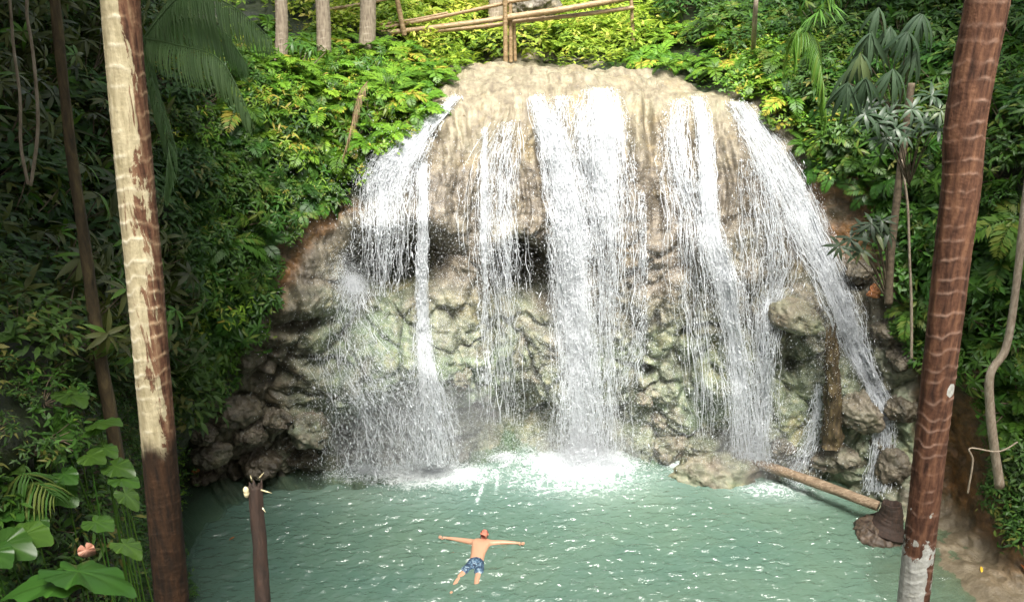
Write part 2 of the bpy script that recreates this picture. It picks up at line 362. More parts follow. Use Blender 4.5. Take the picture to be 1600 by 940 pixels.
gc = m.mix(m.attr('sand'), gc, sandc)
c = m.mix(m.attr('rock'), gc, c)
c = m.mix(m.attr('silt'), c, m.ramp(m.noise(co, 1.2, 5), [(.3, (.12, .17, .11)), (.7, (.20, .25, .16))]))
m.l(c, m.b.inputs['Base Color'])
m.l(m.ramp(n1, [(.3, .32), (.7, .62)]), m.b.inputs['Roughness'])
hh = m.math('ADD', m.math('MULTIPLY', n3, .5), n2)
m.bump(hh, .8, .05)
MAT_ROCK = m.m
sand = (1 - rk) * sstep(.55, .1, np.abs(terr[..., 2])) * sstep(3, 5, terr[..., 0])
earth = np.clip(sstep(1225, 1260, pu) * sstep(1450, 1400, pu) * sstep(200, 260, pv) + sstep(1400, 1440, pu) * sstep(520, 600, pv) + sstep(400, 440, pu) * sstep(600, 560, pu) * sstep(300, 340, pv), 0, 1)
AT = {'rock': rk.ravel(), 'algae': algae.ravel(), 'tan': tan.ravel(), 'dark': drk.ravel(), 'sand': sand.ravel(), 'earth': earth.ravel(), 'silt': sstep(-.25, -.8, terr[..., 2]).ravel()}
def submesh(name, fm):
    f = F[fm]; u, inv = np.unique(f, return_inverse=True); return mesh_np(name, V[u], inv.reshape(-1, 4), MAT_ROCK, {k: x[u] for k, x in AT.items()})
o = link('cliff', submesh('cliff', fr)); tag(o, kind='structure')
o = link('ground', submesh('ground', ~fr)); tag(o, kind='structure')
BV = BVHTree.FromPolygons(V[:, :3].tolist(), F.tolist())
def hit(px, py):
    r = Vector(ray(px, py)[..., :].reshape(3)).normalized(); h = BV.ray_cast(Vector(CAM), r)
    return (np.array(h[0]), np.array(h[1]), h[3]) if h[0] is not None else (None, None, None)
def down(x, y, z=30):
    h = BV.ray_cast(Vector((x, y, z)), Vector((0, 0, -1))); return h[0].z if h[0] is not None else 0.0
# pool bed
m = NT('pool_silt'); co = m.coord('Object'); m.l(m.ramp(m.noise(co, 1.2, 5), [(.3, (.12, .17, .11)), (.7, (.20, .25, .16))]), m.b.inputs['Base Color']); m.b.inputs['Roughness'].default_value = .9
bx = np.linspace(-9, 12, 60); by = np.linspace(7, 20, 40); X, Y = np.meshgrid(bx, by, indexing='ij'); Zb = -1.22 + .06 * fbm(np.stack([X, Y, 0 * X], -1), 3, 4)
aa = np.arange(59)[:, None] * 40 + np.arange(39)[None]; FB = np.stack([aa, aa + 40, aa + 41, aa + 1], -1).reshape(-1, 4)
o = link('pool_bed', mesh_np('pool_bed', np.stack([X, Y, Zb], -1).reshape(-1, 3), FB, m.m)); tag(o, kind='structure')
# ------------------------------------------------------------------ pool
wx = np.linspace(-8.5, 11, 640); wy = np.linspace(7.0, 19.6, 520)
X, Y = np.meshgrid(wx, wy, indexing='ij'); Q = np.stack([X, Y, 0 * X], -1)
IMP = [(910, 722, 1.15, .75, 1.0), (905, 745, 1.9, 1.05, .52), (670, 742, 1.5, .55, .85), (560, 742, 1.4, .5, .5), (640, 770, 2.6, .8, .3), (1120, 740, 1.3, .35, .55), (1210, 765, 1.2, .5, .5),
       (1060, 725, .5, .35, .6), (1250, 780, .9, .35, .35), (1370, 770, .5, .3, .6), (780, 715, 1.2, .5, .35), (850, 700, .8, .3, .5), (1180, 722, .7, .3, .6), (1255, 745, .5, .25, .55)]
foam = 0 * X; ringw = 0 * X
for ax, ay, rx, ry, s in IMP:
    c = G(ax, ay); d = ((X - c[0]) / rx) ** 2 + ((Y - c[1]) / ry) ** 2
    foam = np.maximum(foam, s * np.exp(-d * .8)) + .12 * s * np.exp(-d * .35)
    dd = np.sqrt((X - c[0]) ** 2 + (Y - c[1]) ** 2)
    ringw += s * .014 * np.sin(dd * 9 + 2.5 * fbm(Q * .9, 2, 3)) * np.exp(-dd / 2.2)
c = G(750, 872); dd = np.sqrt((X - c[0]) ** 2 + (Y - c[1]) ** 2); ringw += .012 * np.sin(dd * 16) * np.exp(-np.abs(dd - .6) / .9)
foam = np.clip(foam, 0, 1.2)
for (x0, y0), (x1, y1) in (((745, 785), (760, 745)), ((760, 745), (800, 720)), ((775, 770), (778, 742))):   # thin foam trails
    p, q = G(x0, y0), G(x1, y1); ab = (q - p)[:2]; t = np.clip(((X - p[0]) * ab[0] + (Y - p[1]) * ab[1]) / (ab ** 2).sum(), 0, 1)
    d = np.hypot(X - p[0] - t * ab[0], Y - p[1] - t * ab[1]); foam = np.maximum(foam, .62 * np.exp(-(d / .07) ** 2))
cw = math.cos(.35), math.sin(.35)
Qr = np.stack([X * cw[0] + Y * cw[1], (-X * cw[1] + Y * cw[0]) * 2.2, 0 * X], -1)
wp = fbm(Q * 1.1, 2, 8)[..., None]
ch = 1 - np.abs(fbm(Qr * 2.3 + wp * .8, 3, 41)) * 2.2
Z = .028 * ch + .034 * fbm(Qr * np.array([3.4, 3.4, 1]), 3, 43) + ringw + foam * (.10 * np.abs(fbm(Q * 4.5, 4, 45)) + .05)
Z = Z * .9 - .01
# clarity: how shallow the water is over the real bed
cx_, cy_ = X[::8, ::8], Y[::8, ::8]
def dpth(x, y):
    h = BV.ray_cast(Vector((x, y, 6.0)), Vector((0, 0, -1))); return 1.2 if h[0] is None else max(0.0, -h[0].z)
dep = np.array([[dpth(float(x), float(y)) for x, y in zip(r1, r2)] for r1, r2 in zip(cx_, cy_)])
dep = np.minimum(dep, 1.2)
I, J = np.meshgrid(np.arange(X.shape[0]) / 8, np.arange(X.shape[1]) / 8, indexing='ij'); i0 = np.minimum(I.astype(int), dep.shape[0] - 2); j0 = np.minimum(J.astype(int), dep.shape[1] - 2)
fi, fj = np.minimum(I - i0, 1), np.minimum(J - j0, 1)
depth = dep[i0, j0] * (1 - fi) * (1 - fj) + dep[i0 + 1, j0] * fi * (1 - fj) + dep[i0, j0 + 1] * (1 - fi) * fj + dep[i0 + 1, j0 + 1] * fi * fj
clear = np.exp(-depth * 4.0)
m = NT('pool_water'); co = m.coord('Object')
c = m.ramp(m.noise(co, .35, 3), [(.35, (.092, .168, .130)), (.65, (.125, .198, .142))])
c = m.mix(m.math('MULTIPLY', m.math('POWER', m.attr('foam'), 1.3), .75, True), c, (.42, .55, .52)); dif = m.node('ShaderNodeBsdfDiffuse'); m.l(c, dif.inputs[0]); upv = m.node('ShaderNodeCombineXYZ'); upv.inputs[2].default_value = 1.0; m.l(upv.outputs[0], dif.inputs['Normal'])
gls = m.node('ShaderNodeBsdfGlossy', Roughness=.10); frn = m.node('ShaderNodeFresnel', IOR=1.6); wbm = m.node('ShaderNodeMixShader')
nb = m.bump(m.noise(m.coord('Object', (1, 2.1, 1)), 2.6, 3, .5, .4), 1.0, .12); m.l(nb, gls.inputs['Normal']); m.l(nb, frn.inputs['Normal']); m.l(frn.outputs[0], wbm.inputs[0]); m.l(dif.outputs[0], wbm.inputs[1]); m.l(gls.outputs[0], wbm.inputs[2])
tr = m.node('ShaderNodeBsdfTransparent'); tr.inputs[0].default_value = (.80, .92, .82, 1)
mx = m.node('ShaderNodeMixShader'); m.l(m.math('ADD', m.math('MULTIPLY', m.attr('clear'), .62), .16), mx.inputs[0]); m.l(wbm.outputs[0], mx.inputs[1]); m.l(tr.outputs[0], mx.inputs[2])
fo = m.node('ShaderNodeBsdfPrincipled'); fo.inputs['Base Color'].default_value = (.88, .93, .93, 1); fo.inputs['Roughness'].default_value = .6
wv = m.noise(co, 2.2, 3); wm = m.node('ShaderNodeVectorMath', _operation='ADD'); m.l(co, wm.inputs[0])
cmb = m.node('ShaderNodeCombineXYZ'); m.l(wv, cmb.inputs[0]); m.l(m.noise(co, 2.9, 3), cmb.inputs[1]); m.l(cmb.outputs[0], wm.inputs[1])
vo = m.node('ShaderNodeTexVoronoi', _feature='DISTANCE_TO_EDGE', Scale=6.5); m.l(wm.outputs[0], vo.inputs['Vector'])
vo2 = m.node('ShaderNodeTexVoronoi', _feature='DISTANCE_TO_EDGE', Scale=19.0); m.l(wm.outputs[0], vo2.inputs['Vector'])
lace = m.math('ADD', m.ramp(vo.outputs['Distance'], [(.0, 1.0), (.22, .0)]), m.math('MULTIPLY', m.ramp(vo2.outputs['Distance'], [(.0, 1.0), (.25, 0.0)]), .6))
nn = m.noise(co, 7, 6, .65)
v = m.math('ADD', m.math('MULTIPLY', lace, .30), m.math('MULTIPLY', nn, .62))
thr = m.math('SUBTRACT', 1.02, m.math('MULTIPLY', m.attr('foam'), 1.05))
ff = m.math('MULTIPLY', m.math('SUBTRACT', v, thr), 1.7, True)
m2 = m.node('ShaderNodeMixShader'); m.l(ff, m2.inputs[0]); m.l(mx.outputs[0], m2.inputs[1]); m.l(fo.outputs[0], m2.inputs[2]); m.l(m2.outputs[0], m.out.inputs['Surface'])
n0, n1_ = X.shape; aa = np.arange(n0 - 1)[:, None] * n1_ + np.arange(n1_ - 1)[None]
FW = np.stack([aa, aa + n1_, aa + n1_ + 1, aa + 1], -1).reshape(-1, 4)
o = link('pool_water', mesh_np('pool_water', np.stack([X, Y, Z], -1).reshape(-1, 3), FW, m.m, {'foam': foam.ravel(), 'clear': clear.ravel()})); tag(o, kind='structure')

# ------------------------------------------------------------------ falling water
m = NT('white_water_sheet'); uvv = m.node('ShaderNodeTexCoord'); mp = m.node('ShaderNodeMapping'); mp.inputs['Scale'].default_value = (10, 1.0, 1); m.l(uvv.outputs['UV'], mp.inputs[0])
mp2 = m.node('ShaderNodeMapping'); mp2.inputs['Scale'].default_value = (34, 5.0, 1); m.l(uvv.outputs['UV'], mp2.inputs[0])
a1 = m.noise(mp.outputs[0], 1.0, 6, .68, .8); a2_ = m.noise(mp2.outputs[0], 1.0, 4, .65, 1.2)
v = m.math('ADD', m.math('MULTIPLY', a1, .62), m.math('MULTIPLY', a2_, .38))
al = m.math('MULTIPLY', m.math('SUBTRACT', v, m.math('SUBTRACT', .74, m.math('MULTIPLY', m.attr('dens'), .42))), 5.0, True)
m.b.inputs['Base Color'].default_value = (.93, .95, .97, 1); m.b.inputs['Roughness'].default_value = .35
m.bump(v, .35, .03)
tl = m.node('ShaderNodeBsdfTranslucent'); tl.inputs[0].default_value = (.86, .9, .93, 1)
mt = m.node('ShaderNodeMixShader'); mt.inputs[0].default_value = .3; m.l(m.b.outputs[0], mt.inputs[1]); m.l(tl.outputs[0], mt.inputs[2])
tr = m.node('ShaderNodeBsdfTransparent'); mx = m.node('ShaderNodeMixShader'); m.l(al, mx.inputs[0]); m.l(tr.outputs[0], mx.inputs[1]); m.l(mt.outputs[0], mx.inputs[2]); m.l(mx.outputs[0], m.out.inputs['Surface'])
MAT_SHEET = m.m
m = NT('water_drops'); m.b.inputs['Base Color'].default_value = (.88, .91, .94, 1); m.b.inputs['Roughness'].default_value = .25
tl = m.node('ShaderNodeBsdfTranslucent'); tl.inputs[0].default_value = (.9, .93, .95, 1); mt = m.node('ShaderNodeMixShader'); mt.inputs[0].default_value = .35
m.l(m.b.outputs[0], mt.inputs[1]); m.l(tl.outputs[0], mt.inputs[2]); m.l(mt.outputs[0], m.out.inputs['Surface'])
MAT_DROP = m.m
OV = np.array([(1, 0, 0), (-1, 0, 0), (0, 1, 0), (0, -1, 0), (0, 0, 1), (0, 0, -1)], float)
OF = np.array([(0, 2, 4), (2, 1, 4), (1, 3, 4), (3, 0, 4), (2, 0, 5), (1, 2, 5), (3, 1, 5), (0, 3, 5)])
TV = np.array([(1, 0, -.6), (-.6, .9, -.5), (-.6, -.9, -.5), (0, 0, 1)], float); TF = np.array([(0, 2, 1), (0, 1, 3), (1, 2, 3), (2, 0, 3)])

def water_path(path, n=170, na=21, offs=.07, spread=0):
    """path: (px, py, width_px, density) control points -> grid of world points lying on / falling off the rock"""
    c = curve_pts(path, n)
    L = np.zeros((n, na, 3)); D = np.zeros((n, na)); s = np.linspace(-1, 1, na)
    for k in range(na):
        last = None
        for q in range(n):
            px = c[q, 0] + s[k] * c[q, 2] * .5; h, nn_, ds = hit(px, c[q, 1])
            if h is None: h = last if last is not None else A(px, c[q, 1], 18)
            L[q, k] = h; last = h
        y = L[:, k, 1] - offs
        y = np.minimum.accumulate(y); L[:, k, 1] = y
        # keep the pixel column and height plausible: re-seat x,z on the ray at the new depth
        px = c[:, 0] + s[k] * c[:, 2] * .5; L[:, k] = A(px, c[:, 1], 1.0) * 0 + np.array([A(a_, b_, y_)[...] for a_, b_, y_ in zip(px, c[:, 1], y)]).reshape(n, 3)
        D[:, k] = c[:, 3] * (1 - s[k] ** 2) ** .6
    for _ in range(3): L[1:-1, :, 1] = (L[:-2, :, 1] + L[1:-1, :, 1] * 2 + L[2:, :, 1]) / 4
    for _ in range(2): L[:, 1:-1, 1] = (L[:, :-2, 1] + L[:, 1:-1, 1] * 2 + L[:, 2:, 1]) / 4
    L[..., 2] = np.maximum(L[..., 2], -.02)
    D = D * np.clip(.92 + .75 * fbm(np.stack([L[..., 0] * 4.5, L[..., 1] * 0, L[..., 2] * .8], -1), 3, 88), .3, 1.25)
    return L, D
def cascade(label, path, drops, n=170, na=21, offs=.07, spray=.12, size=1.0, sheet=True, strings=1.0):
    L, D = water_path(path, n, na, offs)
    S = np.concatenate([[0], np.cumsum(np.linalg.norm(np.diff(L[:, na // 2], axis=0), axis=1))])
    Wd = np.linalg.norm(L[:, -1] - L[:, 0], axis=1)
    drops = int(drops * .8); root = thing('cascade', label, 'waterfall', tuple(L[-1, na // 2]), 'cascades running down the rock face')
    o0 = np.array(root.location)
    if sheet:
        Lw = L.copy(); Lw[..., 1] -= .05 * (fbm(L * 5, 3, 9) + 1)
        seed = len(bpy.data.objects) * 1.37
        uv = np.stack([np.linspace(-.5, .5, na)[None] * Wd[:, None] + seed, np.broadcast_to(S[:, None], (n, na))], -1)
        aa = np.arange(n - 1)[:, None] * na + np.arange(na - 1)[None]; f = np.stack([aa, aa + na, aa + na + 1, aa + 1], -1).reshape(-1, 4)
        link('water_sheet', mesh_np('water_sheet', (Lw - o0).reshape(-1, 3), f, MAT_SHEET, {'dens': D.ravel()}, uv=uv.reshape(-1, 2)), root)
    # strands of drops: clustered in threads so the fall looks streaky
    prob = D.mean(1) * Wd ** .5; prob /= prob.sum()
    nth = max(12, int(drops / 70)); thread = np.clip(rng.normal(0, .38, nth), -1, 1); tw = rng.random(nth) ** 2.6 + .03
    q = rng.choice(n, drops, p=prob) + rng.random(drops); q = np.clip(q, 0, n - 1.01)
    th = rng.choice(nth, drops, p=tw / tw.sum()); t01 = q / n
    s = thread[th] + rng.normal(0, .03 + .16 * t01) ; s = np.where(rng.random(drops) < .25, rng.uniform(-1, 1, drops), s); s = np.clip(s, -1.15, 1.15)
    k = np.clip((s + 1) / 2 * (na - 1), 0, na - 1.01); qi, ki = q.astype(int), k.astype(int); fq, fk = (q - qi)[:, None], (k - ki)[:, None]
    p = L[qi, ki] * (1 - fq) * (1 - fk) + L[qi + 1, ki] * fq * (1 - fk) + L[qi, ki + 1] * (1 - fq) * fk + L[qi + 1, ki + 1] * fq * fk
    d = L[np.minimum(qi + 1, n - 1), ki] - L[np.maximum(qi - 1, 0), ki]; d[:, 2] -= 1e-4
    p[:, 1] -= np.abs(rng.normal(0, spray * (.3 + t01))); p[:, 0] += rng.normal(0, spray * .5 * (.2 + t01)); p[:, 2] += rng.normal(0, .03, drops)
    dn = d / np.linalg.norm(d, axis=1, keepdims=True) + rng.normal(0, .22, (drops, 3))
    drops_k = 1; wdt = size * .0049 * np.exp(rng.normal(0, .45, drops)); ln = wdt * np.exp(rng.normal(.75, .6, drops))
    M = basis(dn, np.tile([0.1, -1, 0.1], (drops, 1)), 1.0); M[:, :, 0] *= ln[:, None]; M[:, :, 1] *= wdt[:, None]; M[:, :, 2] *= wdt[:, None]
    v_, f_, _ = stamp(OV, OF, p - o0, M)
    # wavy strings of water along the same threads
    ns_ = int(drops / 18 * strings); parts_ = [(v_, f_, 0.0)]; NK = 12
    q0 = rng.choice(n, ns_, p=prob) - rnd(0, n * .1, ns_); qn = n * rnd(.05, .30, ns_); s0 = np.clip(thread[rng.choice(nth, ns_, p=tw / tw.sum())] + rng.normal(0, .12, ns_), -1, 1)
    tt_ = np.linspace(0, 1, NK)[None]; qq = np.clip(q0[:, None] + qn[:, None] * tt_, 0, n - 1.01); k_ = np.clip((s0[:, None] + 0 * tt_ + 1) / 2 * (na - 1), 0, na - 1.01)
    a_, b_ = qq.astype(int), k_.astype(int); fa, fb = (qq - a_)[..., None], (k_ - b_)[..., None]
    pc = L[a_, b_] * (1 - fa) * (1 - fb) + L[a_ + 1, b_] * fa * (1 - fb) + L[a_, b_ + 1] * (1 - fa) * fb + L[a_ + 1, b_ + 1] * fa * fb
    hs2 = rnd(0, 99, ns_)[:, None] + 0 * tt_; wob_ = np.stack([fbm(np.stack([pc[..., 2] * 3.5, hs2, 0 * hs2], -1), 2, 3), fbm(np.stack([pc[..., 2] * 3.5, hs2, 5 + 0 * hs2], -1), 2, 4) - .8, 0 * hs2], -1)
    pc = pc + wob_ * (spray * .35 + .05); rad_ = size * .0052 * np.sin(np.pi * (tt_ * .9 + .05)) * np.exp(.9 * fbm(np.stack([pc[..., 2] * 14, hs2, hs2], -1), 2, 6)) * np.exp(rng.normal(0, .35, (ns_, 1)))
    ring_ = np.stack([pc + rad_[..., None] * np.array([math.cos(a), math.sin(a), 0]) for a in (0, 2.1, 4.2)], 2) - o0
    bi = (np.arange(ns_)[:, None, None] * NK + np.arange(NK - 1)[None, :, None]) * 3; jj = np.arange(3)[None, None]; j2 = (jj + 1) % 3
    parts_.append((ring_.reshape(-1, 3), [np.stack([bi + jj, bi + j2, bi + 3 + j2, bi + 3 + jj], -1).reshape(-1, 4)], 0.0)); v_, f_, _ = merge(parts_)
    dr = link('water_drops', mesh_np('water_drops', v_, f_, MAT_DROP), root); dr['kind'] = 'stuff'
    return root, L
cascade('white stream sliding down the left shoulder of the rock beside the ferns', [(712, 150, 26, .75), (690, 175, 26, .95), (660, 205, 50, 1.0), (628, 240, 90, 1.0), (612, 270, 105, .95), (608, 310, 108, .72), (606, 360, 108, .45), (604, 410, 100, .22), (600, 460, 90, .1)], 15000, offs=.1)
cascade('narrow bright strand dropping in front of the left cave', [(662, 255, 22, .9), (661, 320, 20, .9), (660, 400, 20, .85), (661, 480, 22, .8), (666, 560, 40, .7), (674, 640, 84, .62), (680, 722, 110, .66)], 10000, na=9, offs=.12)
cascade('misty spray of drips falling over the green rock at the lower left', [(556, 430, 40, .6), (556, 480, 90, .2), (575, 560, 170, .30), (600, 640, 190, .46), (610, 725, 200, .52)], 16000, offs=.3, spray=.34, size=.8, strings=.5)
cascade('dense white main stream falling into the middle of the pool', [(838, 150, 26, .4), (852, 185, 44, .85), (868, 235, 56, 1.0), (878, 300, 60, 1.05), (888, 380, 66, 1.05), (895, 460, 72, .95), (902, 560, 84, .8), (908, 640, 92, .72), (912, 725, 110, .7)], 26000, offs=.14, spray=.16)
cascade('broad white sheet right of the main stream spreading from the crest', [(938, 138, 60, .75), (938, 175, 84, .85), (938, 225, 104, .85), (942, 280, 112, .72), (948, 340, 112, .45), (950, 420, 108, .26), (950, 520, 105, .2), (950, 610, 105, .22), (948, 720, 115, .3)], 17000, offs=.1, spray=.18)
cascade('wispy white film between the main stream and the crest', [(878, 150, 40, .5), (876, 190, 60, .7), (880, 250, 70, .6), (900, 320, 60, .55), (915, 400, 50, .5)], 5000, offs=.12)
cascade('thin drips trailing down the grey rock over the tan knob', [(795, 190, 60, .2), (780, 260, 110, .34), (775, 340, 120, .3), (780, 420, 120, .2), (785, 520, 120, .12), (790, 660, 110, .1)], 8000, offs=.08, size=.85)
cascade('single thread of water left of the tan knob', [(757, 200, 9, .6), (757, 300, 10, .7), (756, 400, 12, .55), (758, 500, 18, .35), (762, 600, 28, .2)], 2600, na=7)
cascade('bright narrow stream on the smooth buttress right of centre', [(1088, 150, 34, .45), (1100, 200, 34, .85), (1103, 260, 36, .98), (1105, 330, 44, .8), (1118, 390, 52, .78), (1135, 450, 56, .7), (1148, 540, 60, .62), (1160, 620, 64, .55), (1170, 715, 76, .6)], 15000)
cascade('speckled thin film left of the narrow buttress stream', [(1062, 155, 44, .3), (1055, 210, 60, .45), (1060, 270, 70, .42), (1070, 330, 80, .3), (1075, 420, 90, .18), (1090, 540, 80, .14), (1100, 680, 90, .14)], 6000)
cascade('long white chute sweeping down the right edge of the rock', [(1150, 158, 40, .4), (1172, 190, 64, .62), (1204, 240, 84, .72), (1236, 300, 88, .75), (1262, 360, 84, .72), (1290, 420, 72, .66), (1316, 480, 64, .66), (1332, 530, 50, .68), (1352, 580, 42, .62), (1375, 630, 42, .55), (1378, 690, 46, .5), (1368, 765, 60, .5)], 18000)
cascade('scattered trickles over the speckled rock below the right chute', [(1185, 250, 70, .3), (1200, 330, 110, .36), (1210, 420, 120, .3), (1195, 500, 60, .34), (1196, 600, 44, .42), (1192, 715, 60, .42)], 9000)
cascade('small trickle left of the rotten stump at the foot of the rock', [(1278, 600, 16, .45), (1275, 640, 26, .45), (1262, 690, 50, .38), (1245, 740, 90, .4)], 3500, na=9)
cascade('faint strand falling past the green pillar right of centre', [(1002, 300, 16, .4), (1003, 400, 20, .4), (1000, 500, 30, .3), (985, 600, 50, .22)], 1800, na=7)
# drifting spray: fine drops filling the air in front of the face
ns = 150000
lines = np.array([(690, 690, 70, 60, .9), (910, 690, 80, 40, 1.3), (600, 640, 70, 80, .9), (650, 560, 90, 90, .5), (900, 560, 90, 110, .8), (1170, 680, 60, 50, .5), (780, 560, 80, 110, .35), (550, 430, 18, 20, .35), (1130, 480, 60, 110, .4), (1300, 520, 30, 60, .25), (640, 330, 70, 70, .3), (950, 420, 70, 120, .6)])
pk = rng.choice(len(lines), ns, p=lines[:, 4] / lines[:, 4].sum()); la = lines[pk]
spx = la[:, 0] + rng.normal(0, 1, ns) * la[:, 2]; spy = la[:, 1] + rng.normal(0, 1, ns) * la[:, 3]; kp = spy < 735; la, spx, spy = la[kp], spx[kp], spy[kp]; ns = len(spx)
pos = np.array([(lambda h: (h[0] if h[0] is not None else A(px, py, 17.5)))(hit(px, py)) for px, py in zip(spx, spy)]).reshape(ns, 3)
tt = 1 - np.abs(rng.normal(0, .035, ns)) - .004; pos = CAM + (pos - CAM) * tt[:, None]; pos = pos[pos[:, 2] > .01]; ns = len(pos)
sz = .0040 * np.exp(rng.normal(0, .4, ns)); M = np.einsum('k,kij->kij', sz, basis(rng.normal(0, 1, (ns, 3)), rng.normal(0, 1, (ns, 3))))
M[:, 2, :] *= 1.8
v_, f_, _ = stamp(TV, TF, pos, M)
o = link('spray', mesh_np('spray', v_, f_, MAT_DROP)); tag(o, 'fine spray of droplets drifting in front of the rock face', 'spray', kind='stuff')

# splashes thrown up where each cascade meets the pool
SPL = [(908, 726, .75, .42, .38, 16000), (905, 716, .5, .35, .6, 6000), (672, 738, 1.3, .4, .26, 5000), (570, 738, 1.1, .35, .22, 3500), (1172, 722, .45, .2, .25, 3500), (1250, 750, .35, .2, .18, 2500), (1372, 772, .25, .2, .2, 2500), (950, 728, .4, .25, .3, 4000), (790, 716, .6, .25, .16, 2500), (555, 448, .22, .2, .35, 2500), (1075, 722, .3, .15, .12, 1500)]
pp = []; zz = []
for ax, ay, rx, ry, hz, n_ in SPL:
    c = G(ax, ay) if ay > 600 else hit(ax, ay)[0] - np.array([0, .25, 0]); a = rnd(0, 6.283, n_); r = np.abs(rng.normal(0, .6, n_))
    pp.append(np.stack([c[0] + np.cos(a) * r * rx, c[1] + np.sin(a) * r * ry - .05, c[2] + np.abs(rng.normal(0, hz * .5, n_)) * np.exp(-r * .7) + .01], -1)); zz.append(.0065 * np.exp(rng.normal(0, .5, n_)))
pos = np.concatenate(pp); sz = np.concatenate(zz); k = len(pos); M = np.einsum('k,kij->kij', sz, basis(rng.normal(0, 1, (k, 3)), rng.normal(0, 1, (k, 3))))
v_, f_, _ = stamp(OV, OF, pos, M); o = link('splash', mesh_np('splash', v_, f_, MAT_DROP)); tag(o, 'white splash of drops where the cascades strike the pool', 'splash', kind='stuff')

# thin mist hanging where the water breaks
m = NT('mist'); m.n.remove(m.b); pv_ = m.node('ShaderNodeVolumePrincipled', Density=.30); pv_.inputs['Color'].default_value = (.95, .97, 1, 1); m.l(pv_.outputs[0], m.out.inputs['Volume']); MIST = m.m
for k_, (ax, ay, r_, lb) in enumerate((((910, 690), 0, (1.3, .8, 1.0), 'thin white mist over the foam at the foot of the main stream'), ((640, 640), 0, (2.2, .8, 1.7), 'thin white mist drifting over the green rock at the lower left'), ((1165, 690), 0, (.9, .6, .9), 'thin white mist at the foot of the buttress stream'))):
    h = hit(*ax)[0]; n = 28; th = np.linspace(.001, math.pi - .001, n)[:, None]; ph = np.arange(2 * n)[None] / (2 * n) * 6.28318
    d = np.stack([np.sin(th) * np.cos(ph), np.sin(th) * np.sin(ph), np.cos(th) + 0 * ph], -1); v_ = (d * np.array(r_) * (1 + .25 * fbm(d * 1.6 + k_ * 9, 3)[..., None])).reshape(-1, 3)
    i_ = np.arange(n - 1)[:, None] * 2 * n; j_ = np.arange(2 * n)[None]; j2 = (j_ + 1) % (2 * n); o = link('mist', mesh_np('mist', v_, np.stack([i_ + j_, i_ + 2 * n + j_, i_ + 2 * n + j2, i_ + j2], -1).reshape(-1, 4), MIST), loc=h - np.array([0, .5, 0])); tag(o, lb, 'mist', kind='stuff')
# ------------------------------------------------------------------ leaves
GREEN = leaf_mat('bright_fern_green', (.050, .14, .012), (.22, .40, .030), (.42, .36, .05))
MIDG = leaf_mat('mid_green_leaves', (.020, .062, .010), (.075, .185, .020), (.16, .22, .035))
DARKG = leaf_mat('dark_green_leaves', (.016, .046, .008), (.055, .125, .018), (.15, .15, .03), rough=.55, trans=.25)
GREY = leaf_mat('grey_green_leathery_leaves', (.024, .045, .024), (.068, .108, .058), (.10, .13, .05), rough=.4, trans=.15)
OLIVE = leaf_mat('olive_leathery_leaves', (.030, .046, .012), (.105, .125, .035), (.08, .20, .02), rough=.5, trans=.2)
PALMG = leaf_mat('palm_frond_green', (.08, .17, .06), (.26, .42, .18), (.25, .24, .08), rough=.35, trans=.3)
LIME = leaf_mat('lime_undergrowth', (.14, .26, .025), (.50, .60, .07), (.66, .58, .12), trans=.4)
DRY = leaf_mat('dry_brown_leaves', (.10, .06, .03), (.28, .19, .10), rough=.7, trans=.1)
TARO = leaf_mat('broad_taro_leaves', (.022, .062, .010), (.085, .185, .028), (.20, .33, .05), rough=.38, trans=.3)
m = NT('brown_twig'); co = m.coord('Object'); m.l(m.ramp(m.noise(co, 14, 5), [(.3, (.05, .035, .02)), (.7, (.17, .13, .085))]), m.b.inputs['Base Color']); m.b.inputs['Roughness'].default_value = .8; TWIG = m.m

def leaf_t(n=4, wd=.32, droop=.25, fold=.10, tip=1.3, lobes=0):
    t = np.linspace(0, 1, n + 1); wprof = np.sin(np.pi * t ** (1 / tip) * .97 + .02) ** .8 * wd / 2
    wprof[0] = .012; wprof[-1] = .004
    v = []
    for a_, w_ in zip(t, wprof):
        z = -droop * a_ ** 2
        v += [(a_, w_, z + fold * w_ * 2), (a_, 0, z), (a_, -w_, z + fold * w_ * 2)]
    f = []
    for q in range(n):
        b_ = q * 3; f += [(b_, b_ + 1, b_ + 4, b_ + 3), (b_ + 1, b_ + 2, b_ + 5, b_ + 4)]
    return np.array(v, float), np.array(f)[:, ::-1]
DV = np.array([(0, 0, 0), (.45, .17, .03), (1, 0, -.12), (.45, -.17, .03)], float); DF = np.array([(0, 3, 2, 1)])
L3, L3F = leaf_t(3); L4, L4F = leaf_t(4, .30, .35); LONG, LONGF = leaf_t(4, .24, .45, .08); STRIP, STRIPF = leaf_t(3, .07, .5, .2)
def unit(v): return v / (np.linalg.norm(v, axis=-1, keepdims=True) + 1e-9)

